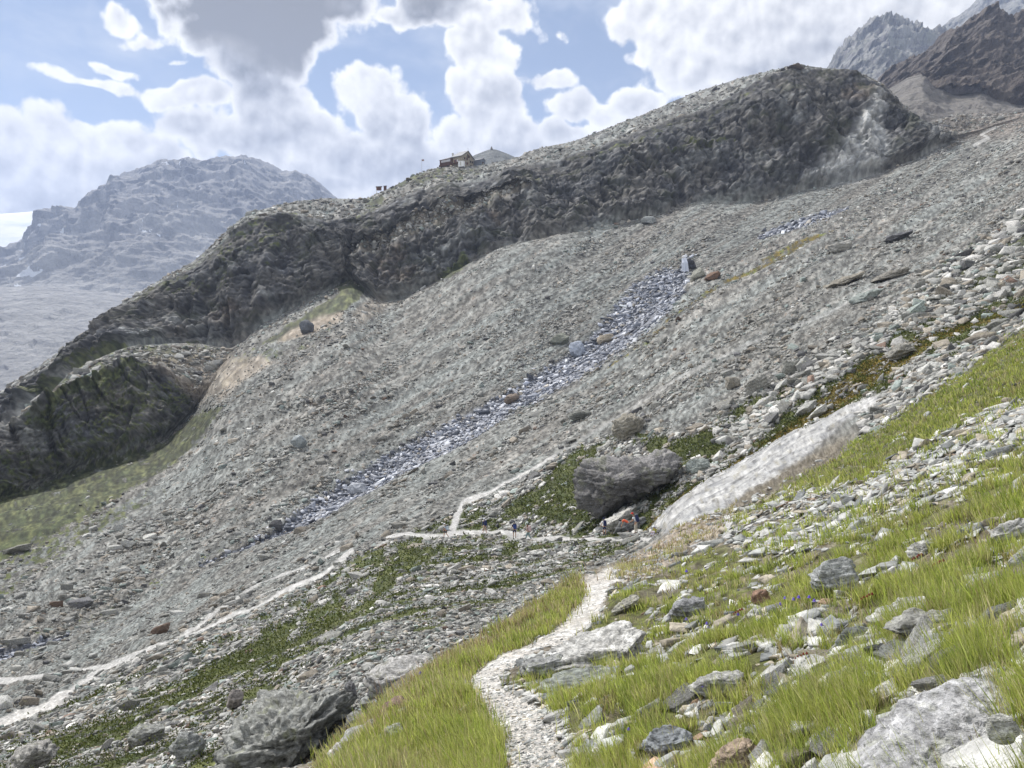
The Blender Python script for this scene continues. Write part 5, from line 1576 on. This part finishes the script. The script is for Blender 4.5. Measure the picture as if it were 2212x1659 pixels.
rf = MB()
for P_ in ([(.6, -.7, 5.2), (.6, 5.5, 9.2), (-6.2, 5.5, 9.2), (-8.0, -.7, 5.2)], [(.6, 11.7, 5.2), (-8.0, 11.7, 5.2), (-6.2, 5.5, 9.2), (.6, 5.5, 9.2)], [(-8.0, -.7, 5.2), (-6.2, 5.5, 9.2), (-8.0, 11.7, 5.2)]):
    rf.poly(*slab_roof(P_))
roof = rf.build('roof', M_ROOF, hut)
rf = MB()
for P_ in ([(-7.0, -.5, 5.05), (-7.0, 5.5, 7.4), (-13.2, 5.5, 7.4), (-16.6, -.5, 4.75)], [(-7.0, 11.3, 5.05), (-16.6, 11.3, 4.75), (-13.2, 5.5, 7.4), (-7.0, 5.5, 7.4)], [(-16.6, -.5, 4.75), (-13.2, 5.5, 7.4), (-16.6, 11.3, 4.75)]):
    rf.poly(*slab_roof(P_))
roof2 = rf.build('roof', M_ROOF, hut)
MB().box(-10.2, -9.5, 3.6, 4.4, 5.6, 8.9).box(-10.3, -9.4, 3.5, 4.5, 8.9, 9.1).build('chimney', M_PLASTER, roof2)
MB().tube([(-7.6, 3, 5.8), (-7.6, 3, 8.0)], .14).build('flue_pipe', M_METAL, roof)
MB().tube([(.3, 5.5, 9.2), (.3, 5.5, 11.1)], .05).tube([(.3, 5.1, 10.5), (.3, 5.9, 10.5)], .05).build('ridge_cross', M_METAL, roof)
ver = MB().box(-15.9, -6.6, -.7, .6, 1.9, 5.0).build('veranda', M_WOOD, hut)
for i in range(8):
    x = -14.6 + i * .86
    wn = MB().box(x, x + .62, -.76, -.70, 3.2, 4.5).build('window', M_PANE, ver)
MB().box(-15.9, -.9, -1.5, -.7, .9, 1.9).build('balcony', M_WOOD, hut)
for x in (-15.5, -12.2, -9, -6, -3):
    MB().box(x, x + .18, -1.45, -1.27, -1.5, .9).build('post', M_WOOD, hut)
for x0, x1, z0, z1 in ((-12.6, -11.6, -.9, 1.3), (-9.2, -8.6, -.6, 1.2)):
    d_ = MB().box(x0, x1, .50, .597, z0, z1).build('door', M_WHITE, hut)
    MB().box(x1 - .2, x1 - .1, .44, .497, (z0 + z1) / 2, (z0 + z1) / 2 + .1).build('handle', M_METAL, d_)
for x, z in ((-5.2, 2.5), (-3.6, 2.5)):
    wd = MB().box(x, x + .9, -.06, -.003, z, z + 1.3).build('window', M_GLASS if x < -4 else M_PANE, hut)
    MB().box(x - .5, x - .03, -.07, -.003, z, z + 1.3).build('shutter', M_RED, wd)
for y, z in ((2.2, 3.9), (4.4, 3.9), (2.2, 1.4), (4.4, 1.4), (7.6, 3.0), (9.4, 3.0), (8.0, .6), (5.1, 6.2)):
    wd = MB().box(.003, .06, y, y + .85, z, z + 1.2).build('window', M_GLASS, hut)
    MB().box(.003, .07, y + .87, y + 1.2, z, z + 1.2).build('shutter', M_RED if y < 6 else M_WOOD, wd)
MB().box(0, .9, 4.6, 6.6, 5.5, 5.65).box(.8, .9, 4.6, 6.6, 5.65, 6.5).build('gable_balcony', M_WOOD, hut)

cont = empty('container', Vector(unproj(998.5, 356.6, HR - 3).tolist()), math.radians(-18), "white container standing in front of the hut's corner", "container")
MB().box(-2, 1.4, -1.2, .8, -1, 2.1).build('body', M_WHITE, cont)
MB().box(-1.0, -.2, -1.26, -1.203, -.4, 1.8).build('door', M_PLASTER, cont)
MB().box(-2.1, 1.5, -1.3, .9, 2.1, 2.2).build('roof', M_METAL, cont)

ann = empty('shed', Vector(unproj(1031, 354, HR + 8).tolist()), math.radians(-35), "slate-blue gabled shed right behind the hut", "shed")
MB().box(-3.2, 2.6, 0, 4.4, -2.5, 2.2).poly([(2.6, 0, 2.2), (2.6, 4.4, 2.2), (2.6, 2.2, 3.2)], [[0, 1, 2]]).build('wall', M_SHED, ann)
rm = MB()
rm.poly(*slab_roof([(2.9, -.3, 2.1), (2.9, 2.2, 3.25), (-3.4, 2.2, 3.25), (-3.4, -.3, 2.1)], .12)); rm.poly(*slab_roof([(2.9, 4.7, 2.1), (-3.4, 4.7, 2.1), (-3.4, 2.2, 3.25), (2.9, 2.2, 3.25)], .12))
rm.build('roof', M_ROOF, ann)
MB().box(2.6, 2.68, 1.4, 2.6, -1.2, 1.2).build('door', M_WOOD, ann)

fp0, fr, _ = surf_at(911, 370)
flag = empty('flagpole', Vector(unproj(911, 370, 436).tolist()), 0, "thin flagpole with a small flag on the ridge left of the hut", "flagpole")
MB().tube([(0, 0, -1.5), (0, 0, 6.9)], [.09, .06], 8).build('pole', M_METAL, flag)
M_FLAG = simple_mat('flag_cloth', (.30, .22, .20))
fv = [];
for i in range(7):
    for j in range(5):
        fv.append((.08 + i * .22, .10 * math.sin(i * 1.3 + j * .3), 6.8 - j * .25))
MB().poly(fv, [[i * 5 + j, i * 5 + j + 1, i * 5 + j + 6, i * 5 + j + 5] for i in range(6) for j in range(4)]).build('flag', M_FLAG, flag)
sd = flag.children[-1]; md = sd.modifiers.new('thickness', 'SOLIDIFY'); md.thickness = .02

M_RBW = simple_mat('reddish_boards', (.16, .085, .07))
st = empty('platform_hut', Vector(unproj(818.5, 413.5, 421).tolist()), math.radians(10), "small reddish cabin on stilts at the notch in the ridge", "cabin")
MB().box(-1.4, 1.4, -1, 1, .7, 2.4).build('wall', M_RBW, st)
MB().poly(*slab_roof([(-1.7, -1.3, 2.35), (1.8, -1.3, 2.62), (1.8, 1.3, 2.62), (-1.7, 1.3, 2.35)], .1)).build('roof', M_ROOF, st)
for x, y in ((-1.2, -.8), (1.2, -.8), (-1.2, .8), (1.2, .8)):
    MB().box(x - .12, x + .12, y - .12, y + .12, -1.5, .7).build('post', M_PLASTER, st)
MB().box(-.3, .4, -1.06, -1.003, .9, 2.1).build('door', M_WOOD, st)
ot = empty('outhouse', Vector(unproj(832, 410.5, 421).tolist()), 0, "narrow upright outhouse right of the cabin on stilts", "outhouse")
MB().box(-.7, .7, -.7, .7, -1.2, 2.1).build('wall', M_RBW, ot)
MB().poly(*slab_roof([(-.95, -.95, 2.05), (.95, -.95, 2.2), (.95, .95, 2.2), (-.95, .95, 2.05)], .1)).build('roof', M_ROOF, ot)
MB().box(-.35, .35, -.76, -.703, .1, 1.8).build('door', M_WOOD, ot)

cn_ = MB()
crg = random.Random(4)
for lv in range(6):
    n_ = 6 - lv
    for k in range(n_):
        a = k * 6.283 / n_ + lv; rr_ = .35 * (n_ - 1) * .5
        x, y = rr_ * math.cos(a), rr_ * math.sin(a)
        cn_.box(x - .35, x + .35, y - .3, y + .3, lv * .42, lv * .42 + .40)
cairn = cn_.build('cairn', simple_mat('cairn_stone', (.25, .22, .19)))
cairn.location = Vector(unproj(1062, 322.5, 895).tolist()); cairn.scale = (1.3, 1.3, 1.3)
setp(cairn, "tiny pointed cairn on top of the hill behind the hut", "cairn")

# little waterfall
wp, wr_, _ = surf_at(1479, 590)
M_FALL = simple_mat('falling_water', (.62, .66, .76), .3)
wf = MB()
top_ = Vector(unproj(1477, 557, wr_ - 2.5).tolist()); bot_ = Vector(unproj(1480, 586, wr_ - 4.5).tolist())
for k in range(9):
    x = -1.0 + k * .26
    a = top_ + Vector((x * .6, 0, crg.uniform(-.2, .2))); b_ = bot_ + Vector((x * 1.1, crg.uniform(-.3, .3), crg.uniform(-.3, .1)))
    wf.tube([a, a * .5 + b_ * .5 + Vector((0, -.4, .6)), b_], [.07, .13, .17 * crg.uniform(.6, 1.2)], 6)
wfo = wf.build('waterfall', M_FALL); setp(wfo, kind='stuff', label="small white waterfall dropping into the top of the stream bed", cat="waterfall")

# snow patches on the far mountain and right peak
for pts, rr_ in [([(378, 366), (384, 362), (392, 374), (388, 378)], 0), ([(458, 362), (470, 356), (474, 364), (462, 368)], 0), ([(492, 366), (512, 358), (508, 364), (494, 370)], 0), ([(330, 455), (342, 447), (348, 452), (336, 457)], 0),
                 ([(360, 548), (372, 543), (380, 545), (368, 550)], 0), ([(330, 500), (338, 496), (342, 500), (334, 503)], 0)]:
    pass

# ------------------------------------------------------------------ hikers
M_SKIN = simple_mat('skin', (.42, .25, .17), .6)
MC = {n: simple_mat('cloth_' + n, c, .9) for n, c in dict(white=(.72, .74, .78), navy=(.020, .028, .085), blue=(.035, .06, .22), lightblue=(.42, .50, .58), tan=(.33, .25, .18), grey=(.14, .145, .16), darkgrey=(.05, .055, .07),
      black=(.015, .016, .02), pink=(.55, .42, .42), teal=(.17, .27, .28), orange=(.62, .11, .05), beige=(.50, .46, .39), red=(.52, .04, .03), olive=(.34, .33, .05), auburn=(.12, .04, .025), brown=(.05, .03, .02), lilac=(.62, .58, .70)).items()}


def skin_mesh(name, joints, edges, mat, parent, root=0, sub=1):
    me = bpy.data.meshes.new(name)
    me.from_pydata([tuple(j[0]) for j in joints], edges, [])
    o = bpy.data.objects.new(name, me); col.objects.link(o); o.parent = parent
    me.materials.append(mat)
    md = o.modifiers.new('skin', 'SKIN'); md.use_smooth_shade = True; md.branch_smoothing = .3
    if not me.skin_vertices: me.skin_vertices.new()
    for i, j in enumerate(joints):
        r = j[1]; me.skin_vertices[0].data[i].radius = (r, r) if not isinstance(r, tuple) else r
        me.skin_vertices[0].data[i].use_root = (i == root)
    s = o.modifiers.new('sub', 'SUBSURF'); s.levels = sub; s.render_levels = sub
    return o


def person(label, u, v, hpx, yaw, top, legs, shorts, hat, pack=None, pose='walk', hair='brown', poles=0, sleeves='short', lean=0.1, hatbrim=True, packlabel=None, polelabel=None, r=None):
    p0, r0, n0 = surf_at(u, v)
    if r: r0 = r0 * r; p0 = Vector(unproj(u, v, r0).tolist())
    H = hpx * r0 / FPX
    root = empty('person', p0, math.radians(yaw), label, 'person')
    s = H / 1.75
    V3 = lambda x, y, z: Vector((x, y, z)) * s
    # facing local +Y
    if pose == 'walk':
        hip, chest, neck, head = V3(0, 0, .93), V3(0, lean * .55, 1.30), V3(0, lean * .85, 1.46), V3(0, lean * 1.2 + .03, 1.60)
        kn = [V3(-.10, .20, .52), V3(.10, -.02, .49)]; an = [V3(-.10, .26, .09), V3(.10, -.30, .13)]
        el = [V3(-.27, -.08 + lean, 1.12), V3(.27, .10 + lean, 1.12)]; wr = [V3(-.28, .12 + lean, .93), V3(.28, .32 + lean, .98)]
    elif pose == 'stand':
        hip, chest, neck, head = V3(0, 0, .95), V3(0, lean * .55, 1.32), V3(0, lean * .9, 1.48), V3(0, lean * 1.3 + .03, 1.62)
        kn = [V3(-.11, .04, .52), V3(.11, .02, .52)]; an = [V3(-.12, 0, .09), V3(.13, -.04, .09)]
        el = [V3(-.28, .02 + lean, 1.14), V3(.28, .06 + lean, 1.14)]; wr = [V3(-.26, .24 + lean, .98), V3(.24, .26 + lean, 1.0)]
    elif pose == 'bend':
        hip, chest, neck, head = V3(0, -.12, .88), V3(0, .28, 1.08), V3(0, .45, 1.08), V3(0, .60, 1.02)
        kn = [V3(-.11, .12, .50), V3(.11, .06, .50)]; an = [V3(-.12, -.05, .09), V3(.12, -.12, .09)]
        el = [V3(-.24, .40, .82), V3(.24, .42, .82)]; wr = [V3(-.18, .50, .58), V3(.18, .56, .60)]
    else:  # sit
        hip, chest, neck, head = V3(0, 0, .22), V3(0, .12, .56), V3(0, .18, .72), V3(0, .26, .85)
        kn = [V3(-.14, .42, .48), V3(.14, .40, .46)]; an = [V3(-.12, .50, .08), V3(.12, .52, .08)]
        el = [V3(-.27, .20, .42), V3(.27, .20, .42)]; wr = [V3(-.14, .44, .44), V3(.14, .44, .42)]
    up = (neck - chest).normalized()
    sh = [chest + up * .12 * s + V3(-.19, 0, 0), chest + up * .12 * s + V3(.19, 0, 0)]
    hp = [hip + V3(-.09, 0, -.03), hip + V3(.09, 0, -.03)]
    waist = hip * .55 + chest * .45
    hd = (head - neck).normalized()
    J = [(hip, (.135 * s, .105 * s)), (waist, (.125 * s, .095 * s)), (chest, (.15 * s, .11 * s)), (neck, .055 * s), (head - hd * .03 * s, (.072 * s, .082 * s)), (head + hd * .09 * s, (.075 * s, .088 * s)), (head + V3(0, .095, -.01), .016 * s)]
    E = [(0, 1), (1, 2), (2, 3), (3, 4), (4, 5), (4, 6)]
    for k in (0, 1):
        b = len(J)
        sg = -1 if k == 0 else 1
        J += [(sh[k], .055 * s), (el[k], .042 * s), (wr[k], .028 * s)]
        E += [(2, b), (b, b + 1), (b + 1, b + 2)]
        d = (wr[k] - el[k]).normalized(); palm = wr[k] + d * .07 * s
        sd = d.cross(Vector((0, 0, 1))).normalized() if abs(d.z) < .95 else Vector((1, 0, 0))
        dn = d.cross(sd).normalized()
        J += [(palm, (.030 * s, .022 * s))]; E += [(b + 2, b + 3)]
        for q, (off, ln) in enumerate(((-.030, .060), (-.010, .072), (.010, .068), (.029, .052))):
            a0 = palm + sd * off * s + d * .03 * s; a1 = a0 + d * ln * .6 * s + dn * .012 * s; a2 = a1 + d * ln * .25 * s + dn * .03 * s
            c = len(J); J += [(a0, .0095 * s), (a1, .009 * s), (a2, .008 * s)]; E += [(b + 3, c), (c, c + 1), (c + 1, c + 2)]
        t0 = wr[k] + d * .03 * s + sd * .03 * sg * s; c = len(J); J += [(t0 + sd * .015 * sg * s, .011 * s), (t0 + sd * .02 * sg * s + d * .045 * s, .009 * s)]; E += [(b + 2, c), (c, c + 1)]
    for k in (0, 1):
        b = len(J)
        toe = an[k] + V3(0, .15, -.045)
        J += [(hp[k], .088 * s), (kn[k], .058 * s), (an[k], .040 * s), (toe, .034 * s)]
        E += [(0, b), (b, b + 1), (b + 1, b + 2), (b + 2, b + 3)]
    skin_mesh('body', J, E, M_SKIN, root)
    # shirt
    g = 1.13
    slv = [sh[k] * (.45) + el[k] * .55 if sleeves == 'short' else wr[k] * .95 + el[k] * .05 for k in (0, 1)]
    JJ = [(hip + V3(0, 0, -.03), (.150 * s, .122 * s)), (waist, (.145 * s, .115 * s)), (chest, (.172 * s, .132 * s)), (chest * .35 + neck * .65, .070 * s)]
    EE = [(0, 1), (1, 2), (2, 3)]
    for k in (0, 1):
        b = len(JJ); JJ += [(sh[k], .070 * s), (el[k] if sleeves != 'short' else slv[k], .058 * s)]; EE += [(2, b), (b, b + 1)]
        if sleeves != 'short': JJ += [(wr[k], .042 * s)]; EE += [(b + 1, b + 2)]
    skin_mesh('shirt', JJ, EE, MC[top], root)
    JJ = [(hip + V3(0, 0, .05), (.148 * s, .120 * s)), (hip + V3(0, 0, -.05), (.150 * s, .122 * s))]; EE = [(0, 1)]
    for k in (0, 1):
        b = len(JJ)
        if shorts:
            JJ += [(hp[k] * .9 + kn[k] * .1, .104 * s), (hp[k] * .22 + kn[k] * .78, .092 * s)]; EE += [(1, b), (b, b + 1)]
        else:
            JJ += [(hp[k] * .9 + kn[k] * .1, .104 * s), (kn[k], .078 * s), (an[k] + V3(0, 0, .03), .062 * s)]; EE += [(1, b), (b, b + 1), (b + 1, b + 2)]
    skin_mesh('shorts' if shorts else 'trousers', JJ, EE, MC[legs], root)
    for k in (0, 1):
        JJ = [(an[k] + V3(0, 0, .06), .052 * s), (an[k] + V3(0, -.02, -.03), .052 * s), (an[k] + V3(0, .17, -.05), .044 * s)]
        skin_mesh('boot', JJ, [(0, 1), (1, 2)], MC['darkgrey'], root)
    if hair:
        JJ = [(head + hd * .05 * s + V3(0, -.02, 0), (.086 * s, .092 * s)), (head + V3(0, -.055, -.03), .070 * s)] + ([(head + V3(0, -.07, -.16), .06 * s)] if hair == 'auburn' else [])
        skin_mesh('hair', JJ, [(i, i + 1) for i in range(len(JJ) - 1)], MC[hair], root)
    if hat:
        hm = MB(); c = head + hd * .095 * s
        prof = [(.165 if hatbrim else .10, -.02), (.17 if hatbrim else .103, 0), (.103, .005), (.10, .06), (.07, .10), (.0, .115)]
        seg = 14
        for rr_, zz in prof:
            for a in range(seg):
                t = 2 * math.pi * a / seg
                yy = math.sin(t) * rr_ * s + (.06 * s if (not hatbrim and zz <= 0 and math.sin(t) > .3) else 0)
                hm.v.append(tuple(c + Vector((math.cos(t) * rr_ * s, yy, zz * s))))
        for i in range(len(prof) - 1):
            hm.f += [[i * seg + a, i * seg + (a + 1) % seg, (i + 1) * seg + (a + 1) % seg, (i + 1) * seg + a] for a in range(seg)]
        hm.build('hat', MC[hat], root, True)
    bpy.context.view_layer.update()
    if pack:
        fw = Matrix.Rotation(math.radians(yaw), 3, 'Z')
        bk = empty('backpack', p0 + fw @ (chest * .75 + hip * .25), math.radians(yaw), packlabel or f"{pack} backpack", 'backpack', 'backpacks worn by the hikers')
        tilt = math.atan2(chest.y - hip.y, chest.z - hip.z); bk.rotation_euler = (-tilt, 0, math.radians(yaw))
        v, f = ICO[3]
        q = np.sign(v) * np.abs(v) ** .45 * np.array([.165, .12, .27]) * s; q[:, 1] -= .225 * s; q[:, 2] += .02 * s
        q[:, 0] *= 1 - .12 * sstep(q[:, 2], 0, .3 * s)
        mesh_obj('bag', q, f, MC[pack], bk, smooth=True)
        q = np.sign(v) * np.abs(v) ** .6 * np.array([.15, .13, .06]) * s; q[:, 1] -= .225 * s; q[:, 2] += .30 * s
        mesh_obj('lid', q, f, MC['darkgrey' if pack in ('blue', 'lightblue') else pack], bk, smooth=True)
        for sx in (-1, 1):
            MB().tube([(sx * .11 * s, -.11 * s, .22 * s), (sx * .12 * s, .02 * s, .30 * s), (sx * .12 * s, .145 * s, .18 * s), (sx * .13 * s, .10 * s, -.05 * s), (sx * .13 * s, -.08 * s, -.18 * s)], .018 * s, 6).build('strap', MC['black'], bk, True)
    for k in range(poles):
        sg = (1, -1)[k]; i = 1 if k == 0 else 0
        fw = Matrix.Rotation(math.radians(yaw), 3, 'Z')
        hnd = p0 + fw @ (wr[i] + (wr[i] - el[i]).normalized() * .08 * s)
        tip = p0 + fw @ V3(sg * .42, .30 if pose == 'walk' else .36, .0)
        po = empty('trekking_pole', hnd, 0, (polelabel or "trekking pole held by a hiker") , 'trekking pole', 'trekking poles of the hikers')
        d = tip - hnd
        MB().tube([(0, 0, 0), tuple(d)], .011, 6).build('shaft', M_METAL, po)
        MB().tube([tuple(d.normalized() * -.10), tuple(d.normalized() * .04)], [.022, .017], 8).build('grip', MC['black'], po)
        MB().tube([tuple(d * .93), tuple(d * .945)], [.04, .04], 8).build('basket', MC['black'], po)
    return root


person("hiker in white cap and pale shirt walking left, leading on the path", 963.6, 1157.5, 32, 75, 'lightblue', 'darkgrey', True, 'white', 'lightblue', 'walk', poles=1, hatbrim=False, packlabel="grey-blue backpack on the leading hiker in pale shirt", polelabel="trekking pole of the leading hiker at the path fork")
person("hiker in navy top and white cap walking away past the path fork", 1047, 1151, 34, 28, 'navy', 'tan', True, 'white', 'navy', 'walk', poles=1, hatbrim=False, sleeves='long', packlabel="navy backpack on the hiker in white cap and navy top", polelabel="trekking pole of the hiker in navy top")
person("hiker in dark hat with tall blue pack on the path", 1111.7, 1161.5, 36, 15, 'navy', 'navy', True, 'darkgrey', 'blue', 'stand', poles=1, packlabel="tall blue backpack on the hiker in dark hat", polelabel="trekking pole of the hiker with tall blue pack")
person("red-haired hiker in pink top and teal trousers", 1141, 1167.5, 35, 55, 'pink', 'teal', False, None, 'pink', 'walk', hair='auburn', packlabel="pale pink backpack on the red-haired hiker")
person("hiker in white shirt and navy shorts beside the leaning slab", 1305.6, 1156, 36, 12, 'white', 'navy', True, 'navy', 'navy', 'stand', hatbrim=False, poles=1, r=.955, packlabel="navy backpack on the hiker in white shirt and shorts", polelabel="trekking pole of the hiker beside the leaning slab")
person("bending hiker in orange-red shirt and grey trousers", 1355.5, 1150, 42, 70, 'orange', 'grey', False, 'black', None, 'bend', hatbrim=False, r=.955)
person("hiker in red cap, white shirt and beige trousers stooping left", 1373.8, 1152.5, 43.5, 50, 'white', 'beige', False, 'red', 'navy', 'stand', lean=.22, hatbrim=False, r=.955, packlabel="black-navy backpack on the hiker in red cap")
person("hiker in white hat and olive jacket sitting low behind the pale slab", 1421, 1163, 40, 120, 'olive', 'lilac', False, 'white', None, 'sit', sleeves='long')

# ------------------------------------------------------------------ air: one even haze round everything
bpy.context.view_layer.update()
lo = Vector((1e9,) * 3); hi = Vector((-1e9,) * 3)
for o in scene.objects:
    if o.type == 'MESH' and len(o.data.vertices):
        for c_ in o.bound_box:
            w3 = o.matrix_world @ Vector(c_)
            lo = Vector(map(min, lo, w3)); hi = Vector(map(max, hi, w3))
lo -= Vector((200, 200, 2)); hi += Vector((200, 200, 20)); hi.z = max(hi.z, 30); lo.y = min(lo.y, -300)
print('haze box', lo, hi)
hz = MB().box(lo.x, hi.x, lo.y, hi.y, lo.z, hi.z)
MH = bpy.data.materials.new('haze_air'); MH.use_nodes = True
nt = NT(MH.node_tree); MH.node_tree.nodes.clear()
pv_ = nt.node('ShaderNodeVolumePrincipled'); ou = nt.node('ShaderNodeOutputMaterial')
pv_.inputs['Color'].default_value = (.60, .72, 1.0, 1); pv_.inputs['Density'].default_value = HAZE; pv_.inputs['Anisotropy'].default_value = .1
nt.l.new(pv_.outputs[0], ou.inputs['Volume'])
MH.cycles.homogeneous_volume = True
ho = hz.build('haze', MH); setp(ho, kind='stuff')
